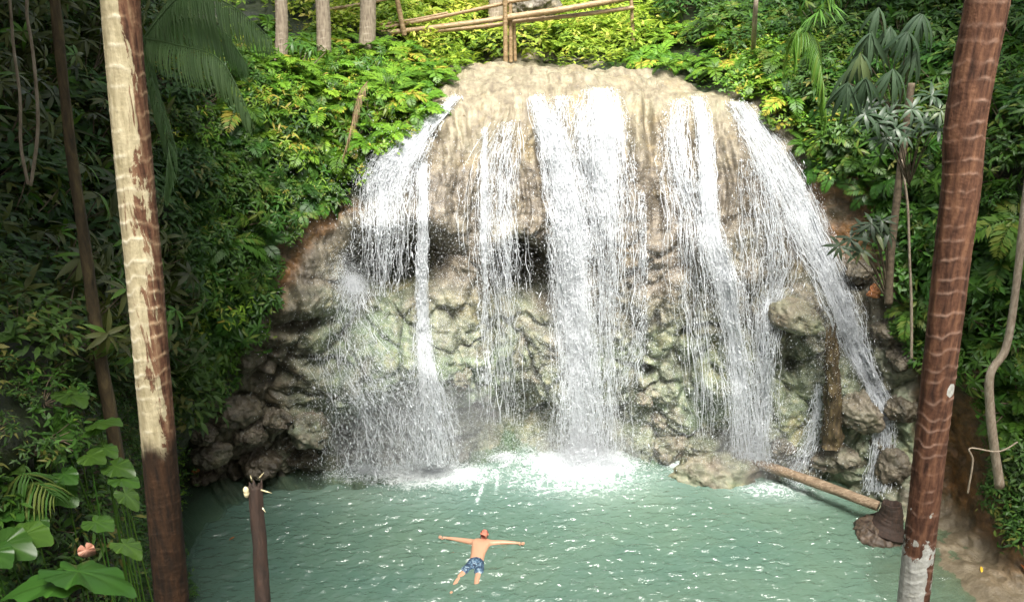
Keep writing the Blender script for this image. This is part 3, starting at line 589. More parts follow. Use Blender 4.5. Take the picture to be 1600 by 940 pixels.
def frond(L, az, el, droop, npair=20, wide=.30, tv=DV, tf=DF, tint=.5, jig=.1, vshape=.55, tipdroop=0.0, thick=.004):
    """a pinnate frond growing from the origin"""
    t = np.linspace(0, 1, 14); ang = el - droop * t; dl = L / 13
    h = np.concatenate([[0], np.cumsum(np.cos(ang[:-1]) * dl)]); z = np.concatenate([[0], np.cumsum(np.sin(ang[:-1]) * dl)])
    pts = np.stack([h * math.cos(az), h * math.sin(az), z], -1)
    tp = np.linspace(.10, .99, npair); q = tp * 13; i_ = np.minimum(q.astype(int), 12); fr_ = (q - i_)[:, None]
    p = pts[i_] * (1 - fr_) + pts[i_ + 1] * fr_; d = unit(pts[i_ + 1] - pts[i_])
    side = np.array([-math.sin(az), math.cos(az), 0]); ln = wide * L * np.sin(np.pi * (tp * .86 + .12)) ** .8 + .01
    out = []
    for sg in (-1, 1):
        dr = unit(side * sg + d * (vshape + .5 * tp[:, None]) + rng.normal(0, jig, (npair, 3)) + np.array([0, 0, -tipdroop]))
        up = unit(np.cross(d, side) * np.sign(np.cross(d, side)[:, 2:3] + 1e-6) + .15 * side * -sg)
        M = basis(dr, up, ln)
        out.append(stamp(tv, tf, p, M, np.clip(tint + rng.normal(0, .08, npair), 0, 1)))
    out.append(tube(pts, np.linspace(thick, thick * .3, 14), 3, close=False)[:2] + (tint,))
    return out
def mk(name, parts, mat):
    V_, F_, T_ = merge(parts); return mesh_np(name, V_, F_, mat, {'tint': T_})

def fern_mesh(L=.6, n=11, mat=None, lo=.35, hi=1.15, droop=1.5, npair=17, wide=.26):
    P_ = []
    for k in range(n):
        P_ += frond(L * rnd(.65, 1.1), k / n * 6.283 + rnd(-.3, .3), rnd(lo, hi), droop * rnd(.7, 1.2), npair, wide, tint=rnd(.1, .95))
    return mk('fern', P_, mat)
def leafy_parts(R_=.5, ncl=60, per=6, leaf=.12, flat=.7, tv=L3, tf=L3F, hang=.2, tint=(.1, .97), shell=.55):
    """clusters of leaves through the volume of a dome; also the twig tips"""
    d = unit(rng.normal(0, 1, (ncl, 3))); d[:, 2] = np.abs(d[:, 2]) * 1.0 - .15; rr = rnd(shell, 1.0, ncl) ** .7
    c = d * rr[:, None] * R_ * np.array([1, 1, flat]) * (1 + .28 * fbm(d * 1.7 + rnd(0, 50), 2)[:, None]); out = []
    n = ncl * per; cc = np.repeat(c, per, 0) + rng.normal(0, leaf * .35, (n, 3)); dd = np.repeat(d, per, 0)
    az = np.tile(np.arange(per) / per * 6.283, ncl) + np.repeat(rnd(0, 6.28, ncl), per)
    ld = unit(np.stack([np.cos(az), np.sin(az), 0 * az + rng.normal(-hang, .3, n)], -1) + dd * .6)
    M = basis(ld, unit(np.array([0, 0, 1.0]) + .5 * dd + rng.normal(0, .25, (n, 3))), leaf * rnd(.6, 1.25, n))
    tn = np.repeat(rnd(*tint, ncl), per) + rng.normal(0, .06, n)
    return [stamp(tv, tf, cc, M, np.clip(tn, 0, 1))], c
def twigs(c, n=14, base=(0, 0, 0), r=.008):
    out = []
    for k in rng.choice(len(c), min(n, len(c)), replace=False):
        e = c[k]; mid = (np.array(base) + e) / 2 + rng.normal(0, .12 * np.linalg.norm(e), 3) * .5
        out.append(tube(curve_pts([base, mid, e], 7), np.linspace(r, r * .4, 7), 4, close=False)[:2] + (.5,))
    return out
def whorl_parts(c, d, leaf=.26, per=9, hang=.35, wide=1.0):
    out = []
    for q, dq in zip(c, d):
        az = np.arange(per) / per * 6.283 + rnd(0, 6); a_ = unit(np.cross(dq, [.3, .2, 1.0])); b_ = np.cross(dq, a_)
        ld = unit(np.cos(az)[:, None] * a_ + np.sin(az)[:, None] * b_ + dq * rnd(.1, .5, per)[:, None] + np.array([0, 0, -hang]) + rng.normal(0, .1, (per, 3)))
        M = basis(ld, unit(dq + np.array([0, 0, .6]) + rng.normal(0, .2, (per, 3))), leaf * rnd(.65, 1.1, per)); M[:, :, 1] *= wide; tn = rnd(.1, .95)
        out.append(stamp(LONG, LONGF, q + rng.normal(0, .01, (per, 3)), M, np.clip(tn + rng.normal(0, .12, per), 0, 1)))
    return out
def whorl_shrub(R_=.8, n=16, leaf=.26, leafmat=OLIVE, per=9):
    d = unit(rng.normal(0, 1, (n, 3)) + np.array([0, 0, .45])); c = d * (rnd(.55, 1, n) * R_)[:, None]; c[:, 2] *= .85
    fol = mk('foliage', whorl_parts(c, d, leaf, per), leafmat); st = merge(twigs(c, n, (0, 0, -R_ * .5), .014)); return fol, mesh_np('stem', st[0], st[1], TWIG)

def up_orient(o, nrm_, lean=.35, s=1.0, yaw=None):
    z = Vector(np.array([0, 0, 1.0]) * (1 - lean) + np.array(nrm_) * lean).normalized()
    q = z.to_track_quat('Z', 'Y'); o.rotation_mode = 'QUATERNION'; o.rotation_quaternion = q @ Euler((0, 0, rnd(0, 6.283) if yaw is None else yaw)).to_quaternion(); o.scale = (s, s, s)

def in_poly(x, y, poly):
    c = False; n = len(poly)
    for a_ in range(n):
        x1, y1 = poly[a_]; x2, y2 = poly[(a_ + 1) % n]
        if (y1 > y) != (y2 > y) and x < (x2 - x1) * (y - y1) / (y2 - y1) + x1: c = not c
    return c
def area_points(poly, n, gap):
    """spots on the real ground seen through a region, at least gap metres apart"""
    xs = [p[0] for p in poly]; ys = [p[1] for p in poly]; out = []; tries = 0
    while len(out) < n and tries < n * 40:
        tries += 1; x, y = rnd(min(xs), max(xs)), rnd(min(ys), max(ys))
        if not in_poly(x, y, poly): continue
        h, nn_, d_ = hit(x, y)
        if h is None or h[2] < .05: continue
        if out and np.min([np.linalg.norm(h - q[0]) for q in out]) < gap: continue
        out.append((h, nn_))
    return out
ANCH = [(330, 60, 'under the arching palm fronds'), (430, 90, 'below the grey palm trunk at the top left'), (570, 110, 'below the stout palm trunk by the bridge'), (690, 110, 'beside the stream bed at the left end of the bridge'), (650, 180, 'just above the left stream'), (560, 230, 'around the brown dead frond'),
        (400, 200, 'in the middle of the fern bank'), (430, 300, 'above the dark weathered rock'), (320, 300, 'right of the pale palm at mid height'), (420, 420, 'at the edge of the weathered rock'), (330, 480, 'hanging low over the left rocks'), (270, 580, 'close behind the pale palm above the pool'), (330, 600, 'at the foot of the left bank'),
        (60, 60, 'by the two pale lianas'), (60, 250, 'below the ends of the lianas'), (120, 380, 'left of the pale palm at mid height'), (40, 480, 'at the left picture edge at mid height'), (120, 560, 'around the dark leaning trunk'), (60, 680, 'among the heart shaped taro leaves'), (160, 760, 'beside the dark foot of the palm'), (60, 880, 'behind the big corner taro leaves'),
        (620, 20, 'left of the bridge post'), (760, 30, 'directly behind the bridge post'), (880, 40, 'behind the right half of the bridge'), (980, 50, 'at the right end of the bridge'), (480, 20, 'between the back left palm trunks'),
        (1060, 100, 'overhanging the crest'), (1150, 130, 'above the head of the right chute'), (1180, 30, 'around the pale upright stem'), (1220, 180, 'beside the head of the right chute'), (1285, 120, 'around the hanging palm frond'), (1370, 80, 'behind the drooping palmate leaves'), (1420, 200, 'among the grey green whorls'), (1320, 250, 'on the earth bank by the right chute'),
        (1400, 300, 'around the sapling stem'), (1450, 420, 'left of the reddish palm at mid height'), (1560, 80, 'right of the top of the reddish palm'), (1560, 250, 'right of the reddish palm at upper height'), (1560, 420, 'behind the crooked grey stem'), (1560, 580, 'at the foot of the crooked grey stem'), (1560, 740, 'above the sand spit'), (1480, 500, 'hidden close behind the reddish palm')]
def lab_at(base, p, s_=1.0):
    x, y = pix(p); k = min(ANCH, key=lambda q: (q[0] - x) ** 2 + (q[1] - y) ** 2); sz = 'small ' if s_ < .85 else ('large ' if s_ > 1.15 else ''); r_ = sz + base + ' ' + k[2]; return r_ if len(r_.split()) <= 16 else ' '.join((base + ' ' + k[2]).replace(' on the left bank', '').replace(' on the right bank', '').replace(' on the right hillside', '').split()[:16])
def plant_area(name, protos, poly, n, gap, label, cat, group, lean=.4, s=(.7, 1.25), lift=0.0):
    """protos: meshes (single) or (foliage, stem) pairs; every plant its own object"""
    pts = area_points(poly, n, gap)
    base_label = label
    for h, nn_ in pts:
        sc_ = rnd(*s); label = lab_at(base_label, h, sc_ / (s[0] + s[1]) * 2)
        pr = protos[rng.integers(len(protos))]
        if nn_ @ (CAM - h) < 0: nn_ = -nn_
        if isinstance(pr, tuple):
            t = thing(name, label, cat, h + nn_ * lift, group); link('foliage', pr[0], t); link('stem', pr[1], t); up_orient(t, nn_, lean, sc_)
        else:
            o = link(name, pr, loc=h + nn_ * lift); tag(o, label, cat, group); up_orient(o, nn_, lean, sc_)
    return pts
FERN = [fern_mesh(.62, 11, GREEN), fern_mesh(.7, 9, GREEN, .5, 1.3, 1.9), fern_mesh(.5, 13, GREEN, .2, 1.0, 1.2)]
FERN_M = [fern_mesh(.62, 11, MIDG), fern_mesh(.75, 9, MIDG, .3, 1.0, 1.9)]
FERN_L = [fern_mesh(.8, 12, LIME, .3, 1.2, 1.4), fern_mesh(.7, 12, LIME, .5, 1.3, 1.5)]
def pair(R_, ncl, per, leaf, mat, **kw):
    p_, c_ = leafy_parts(R_, ncl, per, leaf, **kw); st = merge(twigs(c_, 16, (0, 0, -.1))); return mk('foliage', p_, mat), mesh_np('stem', st[0], st[1], TWIG)
SHR_F = [pair(.5, 60, 5, .11, GREEN, tv=LONG, tf=LONGF) for _ in range(2)]; SHR_W = [whorl_shrub(.6, 16, .2, MIDG) for _ in range(3)]
SHR_S = [pair(.35, 40, 5, .10, MIDG), pair(.35, 40, 5, .09, DARKG), pair(.3, 26, 5, .13, DARKG, tv=LONG, tf=LONGF)]
SHR_B = [pair(.5, 75, 6, .13, GREEN, tv=DV * np.array([1, 1.3, 1]), tf=DF) for _ in range(3)]
SHR_M = [pair(.55, 80, 6, .15, MIDG) for _ in range(3)]
SHR_D = [pair(.6, 80, 6, .17, DARKG) for _ in range(3)]
SHR_L = [pair(.6, 80, 6, .15, LIME, tv=DV * np.array([1, 1.3, 1]), tf=DF) for _ in range(2)]
WH_O = [whorl_shrub(.75, 15, .27, OLIVE) for _ in range(3)]
WH_G = [whorl_shrub(.6, 14, .26, GREY) for _ in range(3)]

# ------------------------------------------------------------------ ground cover (uncountable small leaves)
def cover(name, mask, n, mat, leaf, label, lift=.25, tv=DV, tf=DF):
    idx = np.flatnonzero(mask.ravel()); wgt = cell[idx]; k = idx[rng.choice(len(idx), n, p=wgt / wgt.sum())]
    p = V[k] + rng.normal(0, .05, (n, 3)); nr = NRM[k] * np.sign(((CAM - p) * NRM[k]).sum(1, keepdims=True))
    cl = fbm(p * 1.3, 3, 61); p = p + nr * (lift * rng.random(n) * np.clip(.6 + 1.4 * cl, .1, 1.6))[:, None]
    kp = cl > -.12; p, nr, n = p[kp], nr[kp], int(kp.sum())
    az = rnd(0, 6.283, n); ld = unit(np.stack([np.cos(az), np.sin(az), rng.normal(-.15, .35, n)], -1) + nr * .5)
    M = basis(ld, unit(nr * .6 + np.array([0, 0, .8]) + rng.normal(0, .3, (n, 3))), leaf * np.exp(rng.normal(0, .3, n)))
    tn = np.clip(.5 + .9 * fbm(p * .8, 3, 62) + rng.normal(0, .12, n), 0, .99)
    v_, f_, t_ = stamp(tv, tf, p, M, tn)
    o = link(name, mesh_np(name, v_, f_, mat, {'tint': t_})); tag(o, label, 'ground cover', kind='stuff'); return o
NRM = nrm.reshape(-1, 3)
cell = (np.linalg.norm(du, axis=-1) * np.linalg.norm(dv, axis=-1)).ravel()
tx, ty = pix(terr); fwd = (terr[..., 1] > 1)
free = (rk < .3) & (terr[..., 2] > .35) & fwd & (sand < .3) & (ty > -60) & (ty < 1000)
nocliffsoil = ~((tx > 1235) & (tx < 1420) & (ty > 250) & (ty < 720)) & ~((tx > 1400) & (tx < 1560) & (ty > 590)) & ~((tx > 420) & (tx < 560) & (ty > 320))
leftdark = free & (tx < 300) & (tx > -250)
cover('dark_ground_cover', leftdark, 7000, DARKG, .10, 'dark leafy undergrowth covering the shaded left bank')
cover('bright_ground_cover', free & (tx >= 255) & (tx < 760) & nocliffsoil, 13000, GREEN, .085, 'bright green low leaves covering the bank left of the waterfall crest', lift=.16)
cover('hillside_ground_cover', free & (tx >= 950) & (tx < 1750) & nocliffsoil, 14000, MIDG, .10, 'mid green low leaves covering the hillside right of the waterfall', lift=.16)
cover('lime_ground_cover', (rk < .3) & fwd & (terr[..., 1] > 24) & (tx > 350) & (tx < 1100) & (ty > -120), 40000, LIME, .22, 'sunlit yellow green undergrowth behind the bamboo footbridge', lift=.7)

# ------------------------------------------------------------------ plants by place
PB = 'ferns on the bank left of the crest'
plant_area('fern', FERN, [(275, 60), (400, 40), (560, 70), (720, 85), (735, 110), (690, 140), (660, 190), (560, 250), (480, 250), (380, 200)], 110, .36, 'bright green fern on the left bank', 'fern', PB, .35, (.75, 1.5), .05)
plant_area('leafy_shrub', SHR_B, [(420, 120), (600, 90), (700, 120), (660, 190), (540, 290), (440, 240)], 34, .5, 'bright leaved shrub on the left bank', 'shrub', 'shrubs on the bank left of the crest', .4, (.5, 1.0))
plant_area('hanging_shrub', SHR_M, [(270, 60), (420, 120), (540, 290), (460, 330), (440, 420), (400, 470), (380, 560), (290, 620), (240, 560), (250, 200)], 60, .6, 'leafy shrub clinging to the left bank', 'shrub', 'shrubs clinging to the left bank', .5, (.6, 1.15), .1)
plant_area('hanging_fern', FERN_M, [(300, 200), (540, 230), (500, 320), (420, 350), (330, 560), (270, 540)], 45, .45, 'fern hanging from the left bank', 'fern', 'ferns hanging on the left bank', .6, (.7, 1.3), .1)
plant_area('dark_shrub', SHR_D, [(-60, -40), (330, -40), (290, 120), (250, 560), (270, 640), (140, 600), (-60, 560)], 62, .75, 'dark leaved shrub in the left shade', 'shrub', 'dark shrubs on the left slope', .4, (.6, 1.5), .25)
plant_area('low_plant', SHR_S, [(-60, 560), (140, 600), (270, 640), (230, 780), (300, 940), (-60, 940)], 120, .28, 'low leafy plant on the lower left slope', 'plant', 'low plants on the lower left slope', .4, (.5, 1.1), .05)
plant_area('whorled_shrub', WH_O, [(-40, 20), (150, 20), (230, 300), (210, 520), (60, 560), (-40, 420)], 48, .6, 'olive shrub with whorls of long leaves', 'shrub', 'olive whorled shrubs on the left slope', .5, (.8, 1.3), .5)
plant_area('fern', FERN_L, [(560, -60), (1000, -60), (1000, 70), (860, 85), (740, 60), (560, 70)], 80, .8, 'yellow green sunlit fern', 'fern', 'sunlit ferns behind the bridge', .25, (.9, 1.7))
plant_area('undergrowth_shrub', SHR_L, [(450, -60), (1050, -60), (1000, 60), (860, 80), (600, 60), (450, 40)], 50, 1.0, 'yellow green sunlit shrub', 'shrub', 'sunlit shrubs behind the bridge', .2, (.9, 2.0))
plant_area('fern', FERN, [(960, 50), (1150, 20), (1240, 60), (1240, 200), (1180, 160), (1110, 125), (1040, 118), (985, 95)], 45, .4, 'bright fern on the right bank', 'fern', 'ferns on the right bank by the crest', .4, (.7, 1.4), .1)
plant_area('leafy_shrub', SHR_B, [(1120, 60), (1330, 60), (1320, 260), (1240, 210), (1160, 140)], 40, .45, 'bright small leaved shrub on the right bank', 'shrub', 'bright shrubs right of the crest', .45, (.6, 1.1), .1)
plant_area('hillside_shrub', SHR_M, [(1000, -40), (1620, -40), (1620, 860), (1600, 820), (1590, 700), (1550, 560), (1420, 540), (1420, 300), (1330, 240), (1250, 120), (1100, 60)], 100, .7, 'mid green shrub on the right hillside', 'shrub', 'shrubs on the right hillside', .45, (.6, 1.6), .2)
plant_area('whorled_shrub', SHR_W, [(1240, 20), (1340, -20), (1620, -20), (1620, 640), (1490, 560), (1420, 470), (1420, 330), (1320, 230)], 55, .6, 'green shrub with whorls of long leaves', 'shrub', 'whorled shrubs on the right hillside', .5, (.7, 1.6), .35)
plant_area('broad_shrub', SHR_F + SHR_W, [(270, 60), (420, 100), (600, 90), (640, 170), (540, 270), (460, 330), (400, 470), (300, 600), (250, 560), (250, 200)], 46, .6, 'long leaved shrub on the left bank', 'shrub', 'long leaved shrubs on the left bank', .5, (.6, 1.4), .2)
plant_area('hillside_fern', FERN_M, [(1130, 20), (1330, 20), (1500, 250), (1620, 60), (1620, 700), (1590, 680), (1520, 560), (1420, 500), (1420, 330), (1250, 200)], 60, .6, 'mid green fern on the right hillside', 'fern', 'ferns on the right hillside', .5, (.8, 1.6), .2)
plant_area('hanging_fern', FERN_M, [(1240, 230), (1420, 230), (1430, 330), (1330, 320), (1270, 260)], 14, .45, 'green fern on the earth', 'fern', 'ferns on the earth bank beside the right chute', .6, (.7, 1.2), .1)
plant_area('dark_shrub', SHR_D, [(1250, -40), (1480, -40), (1480, 250), (1330, 240), (1260, 120)], 26, .7, 'dark shrub on the right hillside', 'shrub', 'dark shrubs on the right hillside', .4, (.7, 1.2), .1)
plant_area('hanging_shrub', SHR_D, [(1560, 690), (1640, 680), (1640, 860), (1570, 850)], 12, .45, 'dark hanging shrub on the right bank', 'shrub', 'dark shrubs above the sand spit', .6, (.6, 1.0), .1)
# ------------------------------------------------------------------ palm trunks
def bark(name, base, ring, cream, cream_side, pale_amt, ringscale):
    m = NT(name); co = m.coord('Object'); cz = m.coord('Object', (5, 5, 1.1)); n1 = m.noise(cz, 1.9, 8, .7, 1.0); n2 = m.noise(m.coord('Object', (14, 14, 2.5)), 2, 5); n3 = m.noise(co, 30, 5, .6)
    c = m.ramp(n2, base); rg = m.attr('ring')
    c = m.mix(m.math('MULTIPLY', rg, .75), c, ring)
    if cream:
        side = m.math('ADD', m.attr('side'), m.math('MULTIPLY', m.math('SUBTRACT', n1, .5), 3.4))
        c = m.mix(m.ramp(side, [(.42, 0.0), (.54, 1.0)]), c, m.mix(m.math('MULTIPLY', rg, .8), m.mix(m.ramp(n1, [(.35, .45), (.6, 0.0)]), m.ramp(n2, cream), (.19, .15, .08)), (.60, .55, .42)))
    pl = m.ramp(m.noise(m.coord('Object', (4, 4, 3)), 1.9, 6, .65), [(pale_amt, 0.0), (pale_amt + .02, 1.0)])
    pl = m.ramp(m.math('ADD', m.attr('lichen'), m.math('MULTIPLY', m.math('SUBTRACT', m.noise(m.coord('Object', (4, 4, 3)), 2.2, 6, .65), .5), 1.5)), [(.50, 0.0), (.54, 1.0)])
    pl = m.math('MULTIPLY', pl, m.math('GREATER_THAN', m.attr('lichen'), .02)); c = m.mix(pl, c, m.ramp(n3, [(.3, (.42, .42, .36)), (.7, (.70, .71, .66))]))
    c = m.mix(m.attr('darkbase'), c, m.ramp(n2, [(.3, (.008, .006, .004)), (.7, (.045, .022, .010))]))
    m.l(c, m.b.inputs['Base Color']); m.b.inputs['Roughness'].default_value = .88; m.b.inputs['Specular IOR Level'].default_value = .25
    m.bump(m.math('ADD', n2, m.math('MULTIPLY', n3, .7)), .6, .015); return m.m
B_LEFT = bark('ringed_bark_with_cream_lichen', [(.3, (.035, .016, .010)), (.5, (.13, .062, .035)), (.7, (.24, .15, .085))], (.38, .27, .16), [(.3, (.27, .23, .13)), (.6, (.46, .40, .26))], 0, .70, 1)
B_RIGHT = bark('reddish_ringed_bark', [(.3, (.05, .026, .018)), (.5, (.14, .066, .040)), (.72, (.27, .135, .075))], (.36, .23, .17), None, 0, .54, 1)
B_FAR = bark('grey_ringed_bark', [(.3, (.16, .12, .09)), (.6, (.34, .28, .21))], (.48, .42, .34), None, 0, .7, 1)

def ringed_trunk(ctrl, rads, spacing, mat, nring=None, sides=48, step=.012, side_az=None, dark_z=None, lich=None, holes=()):
    ctrl = np.asarray(ctrl, float); L = np.linalg.norm(np.diff(ctrl, axis=0), axis=1).sum(); n = int(L / step); pts = curve_pts(ctrl, n)
    s = np.concatenate([[0], np.cumsum(np.linalg.norm(np.diff(pts, axis=0), axis=1))]); L = s[-1]; rad = np.interp(np.arange(n) / (n - 1), np.linspace(0, 1, len(rads)), rads)
    Vt, Ft, _ = tube(pts, rad, sides, close=True)
    th = np.arange(sides) / sides * 6.283; q = np.stack([np.cos(th)[None] + 0 * s[:, None], np.sin(th)[None] + 0 * s[:, None], s[:, None] * 1.0 + 0 * th[None]], -1)
    # uneven rings
    rings = [0.0]; 
    while rings[-1] < L: rings.append(rings[-1] + spacing * rnd(.7, 1.3))
    rings = np.array(rings); warp_ = .05 * fbm(q * np.array([1.2, 1.2, 2.2]), 3, 5) + .012 * np.sin(th[None] + 2)
    ss = s[:, None] + warp_; k = np.clip(np.searchsorted(rings, ss), 1, len(rings) - 1); fr_ = (ss - rings[k - 1]) / (rings[k] - rings[k - 1])
    near = np.minimum(ss - rings[k - 1], rings[k] - ss); ring = np.exp(-(near / .010) ** 2) * np.clip(.55 + 1.3 * fbm(q * np.array([1.6, 1.6, 2.5]), 3, 8), 0, 1.4)
    r = rad[:, None] * (1 + .012 * (fr_ - .5) + .026 * ring + .035 * fbm(q * np.array([1, 1, 1.3]), 3, 6) + .03 * fbm(q * np.array([5, 5, 3]), 3, 7))
    for hs_, ha, hr, hd in holes:
        da = (th[None] - ha + math.pi) % (2 * math.pi) - math.pi; r -= hd * np.exp(-(((s[:, None] - hs_) / hr) ** 2 + (da * rad[:, None] / hr) ** 2) ** 2)
    c = np.repeat(pts, sides, 0); Vn = Vt[:n * sides]; Vt[:n * sides] = c + (Vn - c) * (r / rad[:, None]).reshape(-1, 1)
    nn_ = (Vt[:n * sides] - c); nn_ /= np.linalg.norm(nn_, axis=1, keepdims=True)
    pad = lambda x: np.concatenate([x.ravel(), [x.ravel()[0], x.ravel()[-1]]])
    sd_ = np.zeros(n * sides) if side_az is None else nn_ @ np.array(side_az) * .62 + .5
    zz = Vt[:n * sides, 2]
    dk = np.zeros(n * sides) if dark_z is None else sstep(dark_z + .12, dark_z - .05, zz + .12 * fbm(q * 2, 3, 3).ravel())
    li = np.zeros(n * sides) if lich is None else lich(zz, nn_, q.reshape(-1, 3))
    o0 = ctrl[0]
    return (Vt - o0), Ft, {'ring': pad(np.clip(ring, 0, 1)), 'side': pad(sd_), 'darkbase': pad(dk), 'lichen': pad(li)}
def palm_crown(parent, topw, o0, n=17, L=3.6, mat=PALMG):
    for k in range(n):
        fr_ = frond(L * rnd(.85, 1.1), k / n * 6.283 + rnd(-.15, .15), rnd(-.1, 1.25), rnd(1.0, 1.7), 46, .19, STRIP, STRIPF, rnd(.2, .9), .08, .35, .35, .02)
        link('frond', mk('frond', fr_, mat), parent, loc=Vector(topw - o0))
def palm(label, ctrl, rads, spacing, mat, crown=True, L=3.6, **kw):
    ctrl = [np.asarray(c, float).reshape(3) for c in ctrl]
    v_, f_, at_ = ringed_trunk(ctrl, rads, spacing, mat, **kw); o0 = ctrl[0]
    t = thing('palm_tree', label, 'palm tree', o0); link('trunk', mesh_np('trunk', v_, f_, mat, at_), t)
    if crown: palm_crown(t, ctrl[-1], o0, L=L)
    return t
def ext(p, q, z):    # continue the line p->q to height z
    p, q = np.asarray(p).reshape(3), np.asarray(q).reshape(3); return p + (q - p) * (z - p[2]) / (q[2] - p[2])
def gz(p): return down(p[0], p[1], p[2] + .01) if True else 0
a0, a1, a2_ = A(269, 940, 5.1), A(229, 470, 5.15), A(188, 0, 5.3); b0 = ext(a1, a0, 4.6)
t_ = A(188, -200, 5.35)
LZ = A(245, 700, 5.1)[2]
palm('pale ringed palm trunk in the left foreground, cream lichen on one side and dark foot', [b0, a0, a1, a2_, t_, t_ + np.array([-.25, .05, 5.5])], [.125, .120, .112, .110, .106, .10], .115, B_LEFT, side_az=(-.92, -.45, 0), dark_z=LZ, sides=64)
a0, a1, a2_, a3 = A(1427, 940, 5.3), A(1458, 660, 5.3), A(1499, 313, 5.3), A(1543, 0, 5.3); b0 = ext(a1, a0, 4.0)
WZ = A(1420, 860, 5.3)[2]
def lich_r(z, n_, q): return np.clip(sstep(WZ + .1, WZ - .25, z) * sstep(.35, -.2, n_[:, 0]) * 1.0 + .42 * sstep(WZ + 1.0, WZ, z) + 1.4 * np.exp(-((z - A(1478, 600, 5.3)[2]) / .05) ** 2 - ((n_[:, 0] - .45) / .28) ** 2) * (n_[:, 1] < 0), 0, 1)
palm('reddish brown ringed palm trunk leaning in the right foreground', [b0, a0, a1, a2_, a3, a3 + (a3 - a2_) * .6 + np.array([.2, 0, 4.5])], [.118, .112, .108, .115, .124, .105], .12, B_RIGHT, lich=lich_r, sides=64)
for lab, pb, ptop, Y_, r_ in (('stout ringed palm trunk in front of the left end of the bamboo bridge', (570, 64), (575, -30), 23.0, .20), ('grey palm trunk at the top left among bright ferns', (432, 58), (438, -20), 20.5, .14),
                         ('pale palm trunk between two others at the back left', (500, 40), (502, -20), 21.8, .17), ('pale palm trunk standing behind the post of the bamboo bridge', (772, 45), (775, -30), 29.0, .24), ('thin palm trunk on the far hillside right of the boulder', (690, 20), (690, -20), 33.0, .2)):
    p, q = A(pb[0], pb[1], Y_), A(ptop[0], ptop[1], Y_ + .1); base_ = p.copy(); base_[2] = down(p[0], p[1], 25) - .2 if True else 0
    palm(lab, [base_, q, q + np.array([rnd(-.3, .3), 0, 5.0])], [r_ * 1.15, r_, r_ * .8], .14, B_FAR, L=3.0, sides=24, step=.03)

# ------------------------------------------------------------------ broadleaf trees of the left slope (their crowns close over the shaded bank)
def crown_mesh(R_, n, leaf, mat, flat=.6):
    ncl = n // 9; cc = unit(rng.normal(0, 1, (ncl, 3))) * (rng.random(ncl)[:, None] ** .4) * R_; cc *= 1 + .25 * fbm(cc * .7, 2)[:, None]; cc[:, 2] *= flat
    c = np.repeat(cc, 9, 0) + rng.normal(0, .28, (ncl * 9, 3)); k = len(c); az = rnd(0, 6.28, k)
    ld = unit(np.stack([np.cos(az), np.sin(az), rng.normal(-.3, .3, k)], -1)); M = basis(ld, unit(np.array([0, 0, 1.]) + rng.normal(0, .35, (k, 3))), leaf * rnd(.7, 1.3, k))
    return mk('crown', [stamp(DV * np.array([1, 1.8, 1]), DF, c, M, np.repeat(rnd(.1, .9, ncl), 9))], mat), cc
CR = [crown_mesh(3.6, 9000, .34, DARKG), crown_mesh(3.2, 8000, .32, DARKG)]
def tree(label, base_, top_, r0, r1, bend=.3, k=0, s=1.0, extra=None, group=None, mat=TWIG):
    base_, top_ = np.asarray(base_, float).reshape(3), np.asarray(top_, float).reshape(3)
    mid = (base_ + top_) / 2 + np.array([rnd(-bend, bend), rnd(-bend, bend), 0]); pts = curve_pts([base_, mid, top_], 26)
    pp = [tube(pts, np.linspace(r0, r1, 26), 10, seed=3, rough=.25)[:2] + (.5,)]
    me_c, cc = CR[k]
    for q in cc[rng.choice(len(cc), 14)]:
        e = top_ + q * s * .8; st = pts[rng.integers(18, 25)]; pp.append(tube(curve_pts([st, (st + e) / 2 + np.array([0, 0, .2]), e], 7), np.linspace(r1 * .6, .012, 7), 5, close=False)[:2] + (.5,))
    v_, f_, _ = merge(pp); t = thing('broadleaf_tree', label, 'tree', base_, group)
    link('trunk', mesh_np('trunk', v_ - base_, f_, mat), t); c = link('crown', me_c, t, loc=Vector(top_ - base_)); c.scale = (s, s, s); c.rotation_euler = (0, 0, rnd(0, 6)); return t
TG = None
def seat(p): p = np.asarray(p, float).reshape(3); return np.array([p[0], p[1], down(p[0], p[1]) - .15])
SPEC = [((-6.9, 6.2), 15.0, .10, 'slim dark tree trunk beside the left edge of the picture'), ((-7.8, 10.5), 15.5, .12, 'dark tree leaning over the shaded left slope'), ((-9.6, 12.5), 16.0, .13, 'dark tree on the left slope above the pool'),
        ((-5.6, -2.5), 15.5, .13, 'unseen shade tree added at the left of the viewing place'), ((5.2, -2.5), 15.5, .13, 'unseen shade tree added at the right of the viewing place'), ((-9.5, 9.0), 17, .14, 'dark tree high on the left slope'), ((-7.2, 5.5), 16, .12, 'dark tree at the near end of the left slope'), ((-10.5, 15.5), 18, .15, 'tall dark tree at the top of the left slope')]  # the two viewing-place trees are added out of view to darken the foreground
for n_, ((x_, y_), zt, r_, lab) in enumerate(SPEC):
    b_ = seat((x_, y_, 0)); tree(lab, b_, (x_ + rnd(0, 1.2), y_ + rnd(-.6, .6), zt), r_, r_ * .5, k=n_ % 2, s=1.1)
SPR = [((11.5, 12.5), 16, .12, 'tree high on the right hillside'), ((9.5, 18.0), 17, .12, 'tree above the drooping palmate leaves on the right'), ((11.0, 7.5), 17, .13, 'tree at the near end of the right hillside')]
for n_, ((x_, y_), zt, r_, lab) in enumerate(SPR):
    b_ = seat((x_, y_, 0)); tree(lab, b_, (x_ + rnd(-.2, .6), y_, zt), r_, r_ * .5, k=n_ % 2, s=.85)
